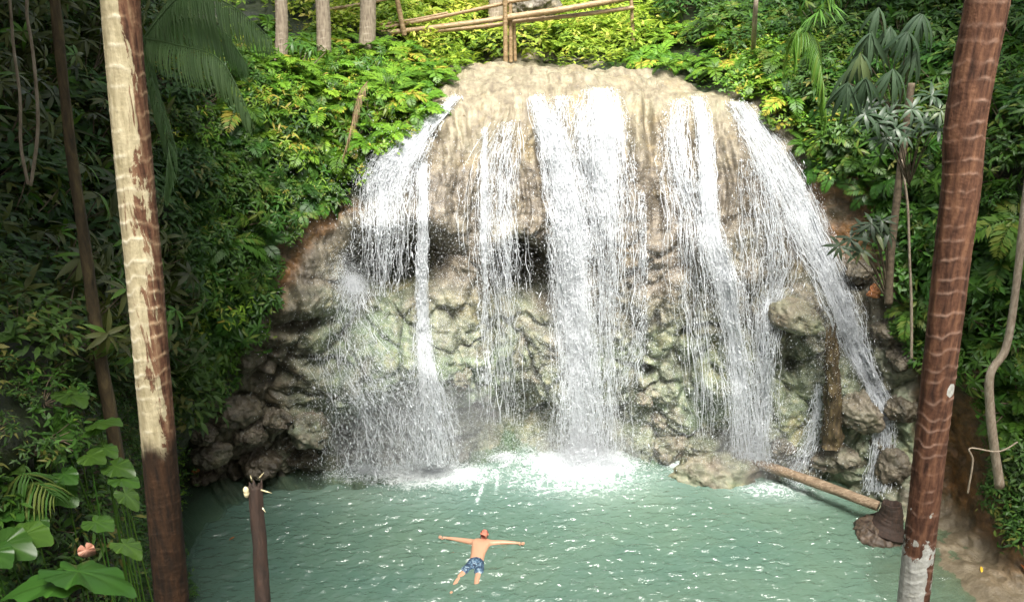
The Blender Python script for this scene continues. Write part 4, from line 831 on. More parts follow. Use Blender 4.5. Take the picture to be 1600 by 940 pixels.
# ------------------------------------------------------------------ boulders
def boulder(label, px, py, r, Y=None, seed=1, dz=0.0, dark=.0, alg=.4, tan_=.2, mat=None, name='boulder', group='boulders at the foot of the rock', lump=.3, rk_=1.0, rot=None):
    h = hit(px, py)[0] if Y is None else A(px, py, Y)
    if Y is None and h[2] < .05: h = G(px, py)
    n = 72; th = np.linspace(0, math.pi, n)[:, None]; ph = np.arange(2 * n)[None] / (2 * n) * 6.28318
    d = np.stack([np.sin(th) * np.cos(ph), np.sin(th) * np.sin(ph), np.cos(th) + 0 * ph], -1); r = np.array(r, float)
    q = d * (r / r.max()) + seed * 3.1
    a1_, a2x = worley(q * 1.5, seed); k = 1 + lump * 1.3 * (fbm(q * 1.3, 3, seed) + .35 * (a2x - a1_) - .1) - .12 * np.abs(fbm(q * 2.6, 4, seed + 2)) * 2 + .10 * fbm(q * 5, 4, seed + 1) + .03 * fbm(q * 15, 2, seed)
    v_ = (d * r * k[..., None]).reshape(-1, 3); m2_ = 2 * n
    i_ = np.arange(n - 1)[:, None] * m2_; j_ = np.arange(m2_)[None]; j2 = (j_ + 1) % m2_
    f = np.stack([i_ + j_, i_ + m2_ + j_, i_ + m2_ + j2, i_ + j2], -1).reshape(-1, 4)
    N = len(v_); an = np.clip(alg * (.6 + fbm(q * 2, 2, 9).ravel()), 0, 1)
    o = link(name, mesh_np(name, v_, f, mat or MAT_ROCK, {'rock': np.full(N, rk_), 'earth': np.ones(N), 'algae': an, 'tan': np.full(N, tan_), 'dark': np.full(N, dark), 'sand': np.zeros(N)}), loc=h + np.array([0, 0, dz]))
    o.rotation_euler = (0, 0, seed * .7 if rot is None else rot); return tag(o, label, 'boulder', group)
boulder('largest boulder in the pool, rounded and washed by water right of centre', 1120, 742, (1.15, .65, .58), seed=3, dz=-.02, alg=.55, tan_=.35, lump=.13, rot=.1)
boulder('mossy boulder standing behind the largest pool boulder', 1048, 698, (.52, .45, .42), seed=5, alg=.45, tan_=.3)
boulder('dark boulder at the left pool edge below the weathered rock', 408, 716, (.62, .5, .36), seed=7, dark=.8, alg=.2)
boulder('grey boulder beside the pale palm trunk at the left pool edge', 332, 702, (.5, .45, .36), seed=9, dark=.6, alg=.3)
boulder('rounded green boulder under the left spray', 487, 668, (.52, .45, .42), seed=11, dark=.2, alg=.6)
boulder('flat dark boulder between the left pool boulders', 470, 712, (.42, .35, .25), seed=12, dark=.8, alg=.2)
boulder('brown mossy boulder on the left shore under the ferns', 368, 640, (.5, .4, .42), seed=14, dark=.75, alg=.3)
boulder('small dark boulder low on the left shore beside the palm', 318, 742, (.35, .3, .16), seed=15, dark=.8, alg=.1)
boulder('squat boulder above the dark one on the left shore', 436, 655, (.42, .4, .3), seed=16, dark=.7, alg=.3)
boulder('rounded grey boulder beside the rotten stump', 1345, 645, (.52, .45, .45), seed=21, dark=.1, alg=.2, tan_=.35)
boulder('low boulder under the rounded grey one at the right edge', 1322, 712, (.45, .4, .25), seed=22, alg=.3, tan_=.3)
boulder('tan boulder behind the fallen log', 1262, 728, (.5, .4, .26), seed=23, alg=.3, tan_=.4)
boulder('brown boulder above the hollow stump', 1395, 730, (.36, .35, .42), seed=24, dark=.4, alg=.1)
boulder('small knobbly stone at the foot of the pillar right of the main stream', 1030, 655, (.26, .25, .22), seed=25, alg=.4, tan_=.3)
boulder('small stone beside the dark hollow at the pillar foot', 1005, 625, (.22, .2, .18), seed=26, alg=.4, tan_=.3)
boulder('smooth dark stone in the left stream near the crest', 678, 206, (.14, .14, .17), seed=27, dark=.5, alg=.3)
boulder('grey boulder beyond the bamboo bridge', 832, 8, (.75, .6, .55), Y=27, seed=28, dark=0, alg=.1, tan_=.1)
boulder('yellow green stone on the ledge between the left and main streams', 722, 590, (.3, .25, .3), seed=29, alg=.6, tan_=.5)
boulder('pale capped boulder in the right chute', 1242, 484, (.8, .45, .36), dz=-.16, seed=30, alg=.5, tan_=.6)
for k_, (x_, y_, r_, lb) in enumerate([(318, 678, .3, 'mossy stone behind the grey boulder by the palm'), (395, 676, .33, 'stone wedged between the left shore boulders'), (452, 690, .25, 'small stone above the flat dark boulder'), (345, 725, .22, 'flat stone in front of the grey boulder by the palm'),
                                       (1375, 690, .3, 'stone above the end of the right chute'), (1302, 712, .42, 'stone at the foot of the rotten stump'), (1225, 700, .25, 'stone behind the left part of the fallen log'), (1410, 560, .35, 'dark rock on the bank above the right chute'), (1385, 520, .3, 'knobbly dark rock above the right chute'),
                                       (1350, 425, .3, 'dark rock under the grey leaved sapling'), (1412, 640, .33, 'brown rock beside the reddish palm')]):
    boulder(lb, x_, y_, (r_ * 1.2, r_, r_ * .85), seed=40 + k_, dark=.75 if x_ < 500 or x_ > 1340 else .2, alg=.25, tan_=.2)
m = NT('orange_stone'); co = m.coord('Object'); m.l(m.ramp(m.noise(co, 7, 5), [(.3, (.35, .13, .05)), (.7, (.62, .28, .12))]), m.b.inputs['Base Color']); m.b.inputs['Roughness'].default_value = .8; m.bump(m.noise(co, 20, 4), .5, .02); MO = m.m
boulder('small bright orange stone on the bank above the right chute', 1365, 459, (.13, .12, .14), seed=61, mat=MO, name='stone', lump=.5, dz=.05)
boulder('small pinkish stone at the left water edge beside the palm', 306, 737, (.09, .08, .07), seed=62, mat=MO, name='stone', lump=.4, dz=.05)
for k_, (x_, y_) in enumerate([(868, 93), (880, 91), (893, 94), (905, 92), (915, 96), (852, 94)]):
    boulder('pebble on the stream bed above the crest', x_, y_, (.11 + .03 * (k_ % 3), .1, .05), seed=70 + k_, dark=.3, name='pebble', group='pebbles above the crest')

# ------------------------------------------------------------------ wood
def wood(name, stops, rough=.8, sc_=(3, 3, 14), spec=.3):
    m = NT(name); co = m.coord('Object', sc_); n = m.noise(co, 2.2, 7, .65, .5); m.l(m.ramp(n, stops), m.b.inputs['Base Color']); m.b.inputs['Roughness'].default_value = rough; m.bump(n, .7, .02); return m.m
ROT = wood('rotten_mossy_wood', [(.3, (.014, .012, .006)), (.5, (.065, .045, .02)), (.7, (.13, .10, .04))], sc_=(6, 6, 1.6))
POST = wood('dark_wet_wood', [(.3, (.008, .005, .003)), (.6, (.032, .016, .009)), (.75, (.07, .036, .02))], sc_=(12, 12, 2))
LOG = wood('weathered_log_wood', [(.3, (.09, .06, .035)), (.55, (.23, .165, .105)), (.72, (.38, .30, .21))], sc_=(1.2, 9, 9))
CHIP = wood('pale_split_wood', [(.3, (.45, .38, .20)), (.7, (.66, .62, .40))])
BAM = wood('weathered_bamboo', [(.3, (.12, .08, .04)), (.5, (.30, .20, .10)), (.72, (.44, .34, .20))], .5, (2, 9, 9))
def jagged(base_, top_, r0, r1, mat, name, label, cat, n=60, sides=28, jag=.25, rough=.2, flare=0, hollow=.3, seed=5, bend=0.03):
    base_, top_ = np.asarray(base_).reshape(3), np.asarray(top_).reshape(3); L = np.linalg.norm(top_ - base_)
    pts = curve_pts([base_, (base_ + top_) / 2 + np.array([bend, 0, 0]), top_], n); rad = np.linspace(r0, r1, n) + flare * np.exp(-np.linspace(0, 8, n))
    v_, f_, _ = tube(pts, rad, sides, seed, rough, close=False); v_ = v_.reshape(n, sides, 3); th = np.arange(sides) / sides * 6.283
    # splintered rim: the last rows rise unevenly, then the wall turns inwards
    rim = jag * (fbm(np.stack([np.cos(th) * 2.2, np.sin(th) * 2.2, 0 * th + seed], -1), 3, seed) + .35 * rng.random(sides)); t = np.linspace(0, 1, n)[:, None] ** 6
    v_[..., 2] += t * rim[None]
    ins = []
    for k, (sc2, dz) in enumerate([(.8, -.01), (.66, -hollow * .6), (.4, -hollow)]):
        ins.append(top_ + (v_[-1] - top_) * np.array([sc2, sc2, 1 - .3 * k]) + np.array([0, 0, dz]))
    al_ = np.concatenate([v_, np.array(ins)]); N = len(al_); i_ = np.arange(N - 1)[:, None] * sides; j_ = np.arange(sides)[None]; j2 = (j_ + 1) % sides
    f = np.stack([i_ + j_, i_ + j2, i_ + sides + j2, i_ + sides + j_], -1).reshape(-1, 4); vv_ = al_.reshape(-1, 3); vv_ = np.concatenate([vv_, [al_[-1].mean(0)]])
    cap = np.stack([(N - 1) * sides + np.arange(sides), (N - 1) * sides + (np.arange(sides) + 1) % sides, np.full(sides, len(vv_) - 1)], -1)
    o = link(name, mesh_np(name, vv_ - base_, [f, cap], mat), loc=base_); return tag(o, label, cat)
t0_, b0_ = A(399, 757, 3.75), A(409, 940, 3.6); bb = ext(t0_, b0_, 5.6)
jagged(bb, t0_, .046, .036, POST, 'broken_post', 'dark broken wooden post standing upright in the foreground left of the swimmer', 'post', jag=.045, hollow=.03, bend=.012, n=90)
c0_ = A(385, 768, 3.72); v_, f_, _ = tube(curve_pts([c0_ + [0, 0, -.035], c0_, c0_ + [-.004, 0, .03]], 8), [.004, .012, .015, .016, .013, .016, .012, .005], 7, 3, .6); 
po = bpy.data.objects['broken_post']; link('wood_chip', mesh_np('wood_chip', v_ - np.array(po.location), f_, CHIP), po)
for p_, q_ in (((408, 765), (425, 770)), ((404, 748), (412, 738)), ((394, 752), (391, 742)), ((408, 790), (415, 800))):
    pp, qq = A(*p_, 3.72), A(*q_, 3.7); v_, f_, _ = tube(np.array([pp, (pp + qq) / 2, qq]), [.005, .004, .001], 5); link('splinter', mesh_np('splinter', v_ - np.array(po.location), f_, CHIP), po)
MUD = wood('dark_wet_mud', [(.3, (.025, .018, .012)), (.6, (.085, .058, .038)), (.75, (.15, .11, .075))], .6, (3, 3, 3))
hh_ = hit(1296, 700)[0]; tp = A(1298, 535, hh_[1] - .45); bs = A(1300, 694, hh_[1] - .4)
jagged(bs, tp, .24, .12, ROT, 'rotten_stump', 'tall rotten mossy stump with a splintered top leaning on the wet rock', 'stump', jag=.6, rough=.55, hollow=.25, seed=8, bend=.04)
g0 = G(1385, 835); 
boulder('low brown mound at the right water edge carrying the hollow stump', 1376, 826, (.62, .5, .36), Y=float(g0[1]) + .1, seed=64, lump=.15, dz=-.12, mat=MUD)
jagged(g0 + [.0, .05, .1], A(1394, 787, float(g0[1]) + .1), .30, .185, POST, 'hollow_stump', 'dark hollow stump with an open round top on the brown mound', 'stump', jag=.05, rough=.12, flare=.2, hollow=.25, seed=9)
l0, l1 = G(1150, 712, .3), A(1372, 790, float(g0[1]) + .25); lp = curve_pts([l0 + (l0 - l1) * .05, l0, (l0 + l1) / 2 + [0, 0, .03], l1], 60)
v_, f_, _ = tube(lp, np.linspace(.12, .105, 60) * (1 + .06 * fbm(np.stack([np.arange(60) * .3] * 3, -1), 2)), 20, 4, .16); o = link('fallen_log', mesh_np('fallen_log', v_ - l0, f_, LOG), loc=l0); tag(o, 'fallen pale log lying from the pool boulder to the hollow stump', 'log')

# ------------------------------------------------------------------ bamboo footbridge
br = thing('bamboo_footbridge', 'weathered bamboo footbridge crossing the stream above the falls', 'footbridge', A(797, 95, 25.0)); bo = np.array(br.location)
def pole(name, p, q, r, node=.45):
    p, q = np.asarray(p).reshape(3), np.asarray(q).reshape(3); L = np.linalg.norm(q - p); n = max(12, int(L / .035)); s = np.linspace(0, L, n)
    pts = p + (q - p) * (s / L)[:, None] + np.stack([0 * s, 0 * s, -.03 * np.sin(s / L * math.pi)], -1); rr = r * (1 + .14 * np.exp(-(((s % node) - node / 2) / .025) ** 2) + .03 * np.sin(s * 3))
    v_, f_, _ = tube(pts, rr, 12); return link(name, mesh_np(name, v_ - bo, f_, BAM), br)
Yb = 25.0
pole('rail', A(520, 58, Yb), A(795, 4, Yb), .05); pole('rail', A(575, 41, Yb + .1), A(700, 20, Yb + .1), .035)
pole('deck_pole', A(560, 56, Yb - .1), A(806, 26, Yb - .1), .075); pole('deck_pole', A(660, 50, Yb + .15), A(806, 35, Yb + .15), .06); pole('deck_pole', A(575, 58, Yb + .35), A(730, 38, Yb + .35), .05)
pole('deck_pole', A(788, 28, Yb - .12), A(985, -4, Yb), .085); pole('deck_pole', A(788, 35, Yb + .12), A(990, 12, Yb + .1), .06)
pole('rail', A(785, 4, Yb), A(960, -24, Yb), .05); pole('rail', A(505, 16, 24.0), A(625, -6, Yb), .045)
for (x0, y0, x1, y1, r_, dy) in ((790, 98, 789, -30, .065, -.2), (798, 98, 797, -30, .06, .02), (805, 96, 803, 30, .05, .2), (632, 56, 617, -20, .07, -.2), (990, 70, 985, -25, .05, .2)):
    pole('post', A(x0, y0, Yb + dy), A(x1, y1, Yb + dy), r_)
t_ = thing('leafy_shrub', 'dark green shrub growing at the foot of the bamboo bridge posts', 'shrub', hit(775, 92)[0] + [0, .8, .35]); link('foliage', SHR_D[0][0], t_); link('stem', SHR_D[0][1], t_); t_.scale = (1.5, 1.2, 1.1)
t_ = thing('leafy_shrub', 'rounded green shrub on the stream bank right of the bridge posts', 'shrub', hit(828, 88)[0] + [0, 1.2, .3]); link('foliage', SHR_D[1][0], t_); link('stem', SHR_D[1][1], t_); t_.scale = (1.1, 1, .9)

# ------------------------------------------------------------------ taro leaves
def taro_leaf(L, seed, curl=.25):
    th0 = np.radians([0, 20, 50, 90, 130, 158, 172, 180]); r0 = np.array([1.0, .74, .56, .52, .52, .50, .30, .10]); na, nr = 64, 10
    th = np.linspace(-math.pi, math.pi, na); rr = np.interp(np.abs(th), th0, r0); rr *= 1 + .02 * np.sin(th * 17 + seed)
    s = (np.arange(1, nr + 1) / nr)[:, None]; x = s * rr * np.cos(th); y = s * rr * np.sin(th) * 1.08
    vein = np.abs(np.sin(th * 5.5)); z = -.30 * curl * 4 * x.clip(0) ** 2 * .6 + .10 * np.abs(y) - .12 * y ** 2 * 2 - .045 * (1 - vein) ** 2 * s + .035 * s ** 2 * np.sin(th * 7 + seed) - .10 * (x < 0) * x ** 2
    tn = .28 + .45 * sstep(.16, .0, vein) + .3 * sstep(.05, .0, np.abs(y)) + 0 * s + .12 * fbm(np.stack([x * 3, y * 3, 0 * x + seed], -1), 2)
    v_ = np.concatenate([[[0, 0, 0]], np.stack([x, y, z], -1).reshape(-1, 3)]) * L; t_ = np.concatenate([[.7], tn.ravel()])
    k = np.arange(na - 1); tri = np.stack([0 * k, 1 + k, 2 + k], -1); i_ = 1 + np.arange(nr - 1)[:, None] * na; kk = np.arange(na - 1)[None]
    q = np.stack([i_ + kk, i_ + na + kk, i_ + na + kk + 1, i_ + kk + 1], -1).reshape(-1, 4); return v_, [tri, q], np.clip(t_, 0, .9)
TL = [('big ribbed taro leaf filling the bottom left corner', (100, 905, 4.5), (-35, 925, 4.3), 1.15), ('big pale edged taro leaf pointing right at the foot of the picture', (122, 892, 4.5), (242, 915, 4.4), 1.1), ('bright heart shaped taro leaf left of the pale palm trunk', (86, 660, 6.6), (116, 688, 6.4), 1.25),
      ('upright taro leaf above the bright heart shaped one', (108, 615, 6.7), (142, 638, 6.5), 1.15), ('taro leaf cut by the left edge at mid height', (3, 640, 6.4), (8, 670, 6.3), 1.3), ('yellowish taro leaf at the left edge below the others', (-4, 696, 6.0), (24, 720, 5.9), 1.4),
      ('grey green taro leaf touching the bright heart shaped one', (153, 666, 6.5), (117, 686, 6.4), 1.2), ('lime taro leaf reaching towards the palm trunk', (156, 661, 6.5), (202, 655, 6.4), 1.1), ('small lobed taro leaf below the bright heart', (80, 706, 6.3), (110, 722, 6.2), 1.1),
      ('dull taro leaf half hidden in the lower left undergrowth', (82, 762, 6.2), (132, 790, 6.0), 1.1), ('curled taro leaf beside the dark foot of the palm', (197, 772, 5.9), (224, 800, 5.8), 1.2), ('small taro leaf over the grassy undergrowth', (52, 812, 5.6), (82, 830, 5.5), 1.2),
      ('long pale taro leaf above the withered leaf', (35, 836, 5.2), (100, 850, 5.1), 1.1), ('taro leaf spreading over the big corner leaf', (5, 850, 5.0), (66, 868, 4.9), 1.2), ('small bluish taro leaf left of the palm trunk', (180, 728, 6.2), (222, 742, 6.1), 1.1), ('dark taro leaf under the bluish one', (190, 748, 6.1), (222, 757, 6.0), 1.3), ('grey taro leaf at the left edge near the bottom', (-12, 862, 4.8), (18, 884, 4.7), 1.5)]
TL += [('small taro leaf at the left edge below the yellowish one', (12, 725, 6.0), (40, 738, 5.9), 1.3), ('pointed taro leaf between the bright heart and the palm foot', (140, 712, 6.2), (168, 722, 6.1), 1.3), ('little taro leaf under the dark leaning trunk', (165, 700, 6.4), (186, 712, 6.3), 1.3), ('drooping taro leaf right of the narrow leaved palm', (100, 740, 6.1), (124, 756, 6.0), 1.3),
       ('green taro leaf behind the withered leaf', (150, 815, 5.3), (182, 828, 5.2), 1.3), ('taro leaf over the lower left edge plants', (10, 800, 5.6), (40, 812, 5.5), 1.3), ('taro leaf high in the shade left of the heart shaped ones', (40, 600, 7.0), (66, 618, 6.9), 1.4), ('narrow taro leaf nearest the dark palm foot at the bottom', (195, 850, 5.0), (224, 868, 4.9), 1.4)]
for k_, (lb, a_, t_, f_) in enumerate(TL):
    p, q = A(*a_), A(*t_); x = q - p; L = np.linalg.norm(x) * (.72 if k_ < 2 else .66) * f_; up = unit(np.array([.1, .25 if f_ < 1.16 and k_ < 2 else -.15, .95]) + rng.normal(0, .12, 3)); M = basis(x[None], up[None])[0]
    v_, fs, tn = taro_leaf(L, k_ * 1.3, rnd(.15, .35)); root_ = np.array([p[0] + rnd(-.15, .15), p[1] + .1, down(p[0], p[1] + .1, 30) - .05])
    t = thing('taro_plant', lb, 'taro plant', root_); link('leaf', mesh_np('leaf', v_ @ M.T + (p - root_), fs, TARO, {'tint': tn * rnd(.75, 1.05)}), t)
    sv, sf, st_ = tube(curve_pts([root_, (root_ + p) / 2 + [0, 0, .1], p + [0, 0, -.005]], 14), np.linspace(.010, .005, 14), 6); link('stalk', mesh_np('stalk', sv - root_, sf, MIDG, {'tint': np.full(len(sv), .6)}), t)
# withered pinkish leaf
m = NT('withered_leaf'); m.l(m.ramp(m.noise(m.coord('Object'), 20, 4), [(.35, (.25, .09, .05)), (.65, (.62, .34, .24))]), m.b.inputs['Base Color']); WL = m.m
v_, fs, tn = taro_leaf(.10, 4, 1.8); v_[:, 2] += 5 * v_[:, 1] ** 2; p = A(135, 858, 4.9); o = link('withered_leaf', mesh_np('withered_leaf', v_ @ basis(np.array([[.25, -.1, -.7]]), np.array([[.2, -.8, .5]]))[0].T, fs, WL), loc=p); tag(o, 'curled pinkish withered leaf caught above the big taro leaves', 'leaf')

# ------------------------------------------------------------------ fronds along a path
def frond_path(ctrl, leaf=.35, n=44, hang=.8, tint=.5, wide=1.0, rad=.012):
    pts = curve_pts([np.asarray(c).reshape(3) for c in ctrl], 30); out = []; d = unit(np.gradient(pts, axis=0)); q = np.linspace(2, 28.9, n); i_ = q.astype(int); f_ = (q - i_)[:, None]
    p = pts[i_] * (1 - f_) + pts[np.minimum(i_ + 1, 29)] * f_; dd = d[i_]; side = unit(np.cross(dd, [0, 0, 1.0])); ln = leaf * np.sin(np.pi * (np.linspace(.12, .93, n))) ** .6
    for sg in (-1, 1):
        dr = unit(side * sg + dd * .7 + np.array([0, 0, -hang]) + rng.normal(0, .07, (n, 3))); M = basis(dr, unit(np.array([0, -.3, 1.0]) + side * sg * .3), ln); M[:, :, 1] *= wide
        out.append(stamp(STRIP, STRIPF, p, M, np.clip(tint + rng.normal(0, .1, n), 0, .9)))
    out.append(tube(pts, np.linspace(rad, rad * .3, 30), 5, close=False)[:2] + (tint,)); return out
def fronds(name, label, cat, root_, paths, mat, **kw):
    root_ = np.asarray(root_).reshape(3); t = thing(name, label, cat, root_)
    for c in paths:
        v_, f_, t_ = merge(frond_path(c, **kw)); link('frond', mesh_np('frond', v_ - root_, f_, mat, {'tint': t_}), t)
    return t
r_ = A(225, 60, 10.0)
fronds('young_palm', 'young palm arching its fronds out of the left forest over the fern bank', 'palm', r_, [[r_, A(290, -10, 9.6), A(360, 8, 9.3), A(425, 62, 9.1)], [r_, A(275, 70, 9.4), A(345, 95, 9.1), A(392, 185, 8.9)], [r_, A(285, 30, 9.8), A(340, 40, 9.6), A(385, 100, 9.5)], [r_, A(250, 20, 10), A(300, -45, 10), A(370, -60, 10)], [r_, A(240, 130, 9.8), A(262, 210, 9.6), A(258, 300, 9.6)]], PALMG, leaf=.42, n=60, hang=1.3, wide=.9)
r_ = A(1262, 50, 16.2)
fronds('young_palm', 'yellow green palm with one frond hanging down the right bank', 'palm', r_, [[r_, A(1272, 60, 15.9), A(1284, 110, 15.7), A(1290, 195, 15.7)], [r_, A(1250, 45, 16), A(1238, 70, 15.9), A(1232, 120, 15.8)], [r_, A(1278, 20, 16), A(1290, 0, 16), A(1310, -30, 15.9)]], MIDG, leaf=.5, n=36, hang=.7, tint=.75)
for lb, ps, Y_ in (('dark narrow leaved palm in the lower left undergrowth', [[(30, 790), (25, 750), (45, 742), (72, 800)], [(30, 790), (5, 755), (-15, 760), (-25, 800)], [(30, 790), (40, 760), (60, 755), (85, 775)]], 6.0), ('small dark palm behind the bright heart shaped leaf', [[(40, 730), (35, 705), (60, 700), (82, 722)], [(40, 730), (25, 705), (10, 710), (-5, 730)], [(40, 730), (42, 700), (48, 690), (56, 680)]], 6.8)):
    fronds('young_palm', lb, 'palm', A(*ps[0][0], Y_), [[A(x_, y_, Y_ - .1 * i_) for i_, (x_, y_) in enumerate(c)] for c in ps], DARKG, leaf=.3, n=16, hang=.5, tint=.85, wide=1.3, rad=.005)
r_ = A(574, 128, 17.4)
fronds('dead_frond', 'brown dead palm frond hanging from the fern bank left of the crest', 'frond', r_, [[r_, A(560, 150, 17.2), A(548, 200, 17.1), A(536, 248, 17.1)]], DRY, leaf=.30, n=34, hang=.15, tint=.5, wide=.8)
# pale frond hanging behind the pale trunk
# ------------------------------------------------------------------ drooping palmate shrub and grey saplings on the right
def spray_shrub(name, label, cat, root_, tips, leaf, per, hang, mat, wide=1.0, group=None, r=.012):
    root_ = np.asarray(root_).reshape(3); c = np.array([np.asarray(t).reshape(3) for t in tips]); d = unit(unit(c - root_) * .6 + np.array([0, -.7, .25]))
    t = thing(name, label, cat, root_, group); fol = whorl_parts(c - root_, d, leaf, per, hang, wide); v_, f_, t_ = merge(fol); link('foliage', mesh_np('foliage', v_, f_, mat, {'tint': t_}), t)
    st = merge([tube(curve_pts([[0, 0, 0], (q - root_) * .5 + [0, 0, .12], q - root_], 9), np.linspace(r, r * .4, 9), 5)[:2] + (0,) for q in c]); link('stem', mesh_np('stem', st[0], st[1], TWIG), t)
spray_shrub('palmate_shrub', 'tall shrub with drooping grey palmate leaves on the upper right hillside', 'shrub', A(1400, 190, 15.0), [A(x_, y_, Y_) for x_, y_, Y_ in ((1372, 12, 14.2), (1345, 85, 14.0), (1325, 130, 13.9), (1352, 122, 13.8), (1392, 42, 14.2), (1440, 22, 14.2), (1395, 108, 13.9), (1335, 100, 14.2), (1430, 80, 14.4), (1418, 50, 14), (1362, 50, 14.1))], .62, 11, 1.5, GREY, .5)
spray_shrub('grey_leaved_shrub', 'grey green shrub with upright whorls under the drooping palmate leaves', 'shrub', A(1420, 290, 14.6), [A(x_, y_, 13.8 + .05 * (x_ % 7)) for x_, y_ in ((1362, 165, ), (1388, 178), (1425, 170), (1455, 150), (1470, 172), (1400, 200), (1372, 192), (1440, 190), (1412, 212), (1352, 178), (1465, 200), (1385, 215))], .30, 9, .1, GREY)
spray_shrub('sapling', 'thin sapling with pale whorled leaves reaching over the right chute', 'sapling', A(1388, 470, 15.6), [A(x_, y_, 15.2) for x_, y_ in ((1330, 372), (1350, 358), (1368, 362), (1378, 345), (1345, 390), (1385, 362), (1362, 350), (1312, 385))], .34, 8, .35, GREY, r=.02)
def stem_obj(label, pts_px, Y_, r0, r1, mat=TWIG, name='young_tree', cat='young tree', rough=.2):
    p = [A(x_, y_, Y_ + (dy[0] if dy else 0)) for x_, y_, *dy in pts_px]; o0 = p[0]; v_, f_, _ = tube(curve_pts(p, 50), np.linspace(r0, r1, 50), 9, 3, rough); o = link(name, mesh_np(name, v_ - o0, f_, mat), loc=o0); return tag(o, label, cat)
PALE = wood('pale_stem_bark', [(.3, (.16, .12, .08)), (.6, (.34, .28, .21)), (.75, (.48, .43, .35))], sc_=(9, 9, 3))
stem_obj('straight brown stem carrying the grey leaved sapling beside the right chute', [(1388, 474), (1391, 400), (1398, 340), (1406, 270), (1416, 200), (1424, 130)], 15.5, .085, .06)
stem_obj('thin stem hanging behind the grey leaved sapling', [(1424, 560), (1424, 480), (1421, 400), (1418, 320), (1408, 250)], 15.4, .03, .02, PALE)
stem_obj('crooked grey stem on the right hillside behind the reddish palm', [(1562, 760), (1552, 690), (1547, 640), (1547, 585), (1570, 548), (1582, 490), (1592, 410), (1600, 330), (1612, 240)], 13.6, .09, .05, PALE)
stem_obj('pale upright stem among plants above the right bank', [(1177, 75, 1.5), (1180, 20), (1184, -30)], 19.6, .06, .05, PALE)
stem_obj('pale liana hanging in the dark left forest, nearer the picture edge', [(44, 288), (33, 230), (31, 150), (22, 80), (17, 20), (12, -40)], 9.0, .017, .013, PALE, 'liana', 'liana')
stem_obj('pale knobbly liana hanging in the dark left forest, nearer the palm', [(48, 290), (59, 205), (56, 130), (49, 65), (42, 20), (45, -40)], 8.8, .018, .014, PALE, 'liana', 'liana')
stem_obj('dark leaning trunk between the taro leaves and the pale palm', [(186, 730), (166, 610), (148, 500), (132, 380), (112, 240), (96, 100), (80, -50)], 7.6, .07, .038, ROT)
stem_obj('thin bare twig across the earth bank on the far right', [(1512, 770), (1520, 720), (1516, 700), (1560, 705), (1590, 690)], 13.2, .018, .012, PALE, 'bare_branch', 'branch')
# ------------------------------------------------------------------ fallen leaves and litter
def fallen(label, px, py, L, mat, Y=None, z=None):
    h = hit(px, py)[0] if z is None else G(px, py, z); o = link('fallen_leaf', mk('fallen_leaf', [(L4 * L, [L4F], .6)], mat), loc=h + [0, -.04, .03]); o.rotation_euler = (rnd(-.3, .3), rnd(-.2, .2), rnd(0, 6)); tag(o, label, 'leaf')
YEL = leaf_mat('yellow_leaf', (.55, .38, .02), (.75, .5, .04)); ORG = leaf_mat('orange_leaf', (.35, .12, .03), (.55, .2, .05))
fallen('yellow fallen leaf on the wet sand spit', 1531, 884, .16, YEL); fallen('yellow leaf stuck on the rock near the crest', 768, 221, .14, YEL); fallen('orange leaf on the bank below the reddish palm', 1592, 880, .25, ORG)
fallen('small brown leaf on the pale rock below the crest', 728, 182, .15, ORG); fallen('brown leaf on the stone beside the right chute', 1392, 553, .22, ORG)
fallen('brown leaf on the stream bed at the crest', 912, 106, .16, ORG); fallen('brown leaf floating on the pool near the broken post', 368, 838, .12, ORG, z=.03)
# ------------------------------------------------------------------ swimmer floating on the back
m = NT('sunburnt_skin'); co = m.coord('Object'); m.l(m.mix(m.attr('red'), (.50, .27, .17), (.56, .19, .13)), m.b.inputs['Base Color']); m.b.inputs['Roughness'].default_value = .38
SKIN = m.m
m = NT('patterned_swim_shorts'); vo = m.node('ShaderNodeTexVoronoi', Scale=16.0); m.l(m.coord('Object'), vo.inputs['Vector'])
m.l(m.ramp(m.noise(m.coord('Object'), 17, 4, .6, 1.0), [(.42, (.010, .018, .04)), (.50, (.035, .09, .16)), (.57, (.14, .22, .29)), (.66, (.38, .44, .48))]), m.b.inputs['Base Color']); m.b.inputs['Roughness'].default_value = .6; SHORT = m.m
def W(x, y, z): return G(x, y, z)
J = {}
J['pelvis'] = (W(743, 884, -.06), .14, .10); J['waist'] = (W(746, 871, -.03), .15, .095); J['chest'] = (W(749, 858, .0), .18, .105); J['collar'] = (W(752, 848, .01), .15, .085)
J['neck'] = (W(754.5, 843, .03), .058, .058); J['jaw'] = (W(756, 839.5, .065), .066, .075); J['face'] = (W(757, 835.5, .08), .078, .092); J['crown'] = (W(758, 831, .065), .07, .08)
J['shL'] = (W(740, 848.5, -.0), .076, .066); J['elL'] = (W(717, 844.5, -.01), .050, .046); J['wrL'] = (W(697, 841.5, -.0), .029, .026); J['haL'] = (W(691, 840.8, .01), .036, .018)
J['shR'] = (W(764.5, 850, .0), .076, .066); J['elR'] = (W(787, 848.5, .0), .050, .046); J['wrR'] = (W(808, 849.5, .01), .029, .026); J['haR'] = (W(814, 850.2, .02), .036, .018)
J['hipL'] = (W(736, 887, -.07), .095, .09); J['thL'] = (W(727, 894, -.03), .08, .08); J['knL'] = (W(716, 903, -.015), .056, .056); J['caL'] = (W(711, 912, -.03), .054, .054); J['anL'] = (W(707, 922, -.04), .036, .036); J['toL'] = (W(704, 926, -.02), .03, .026)
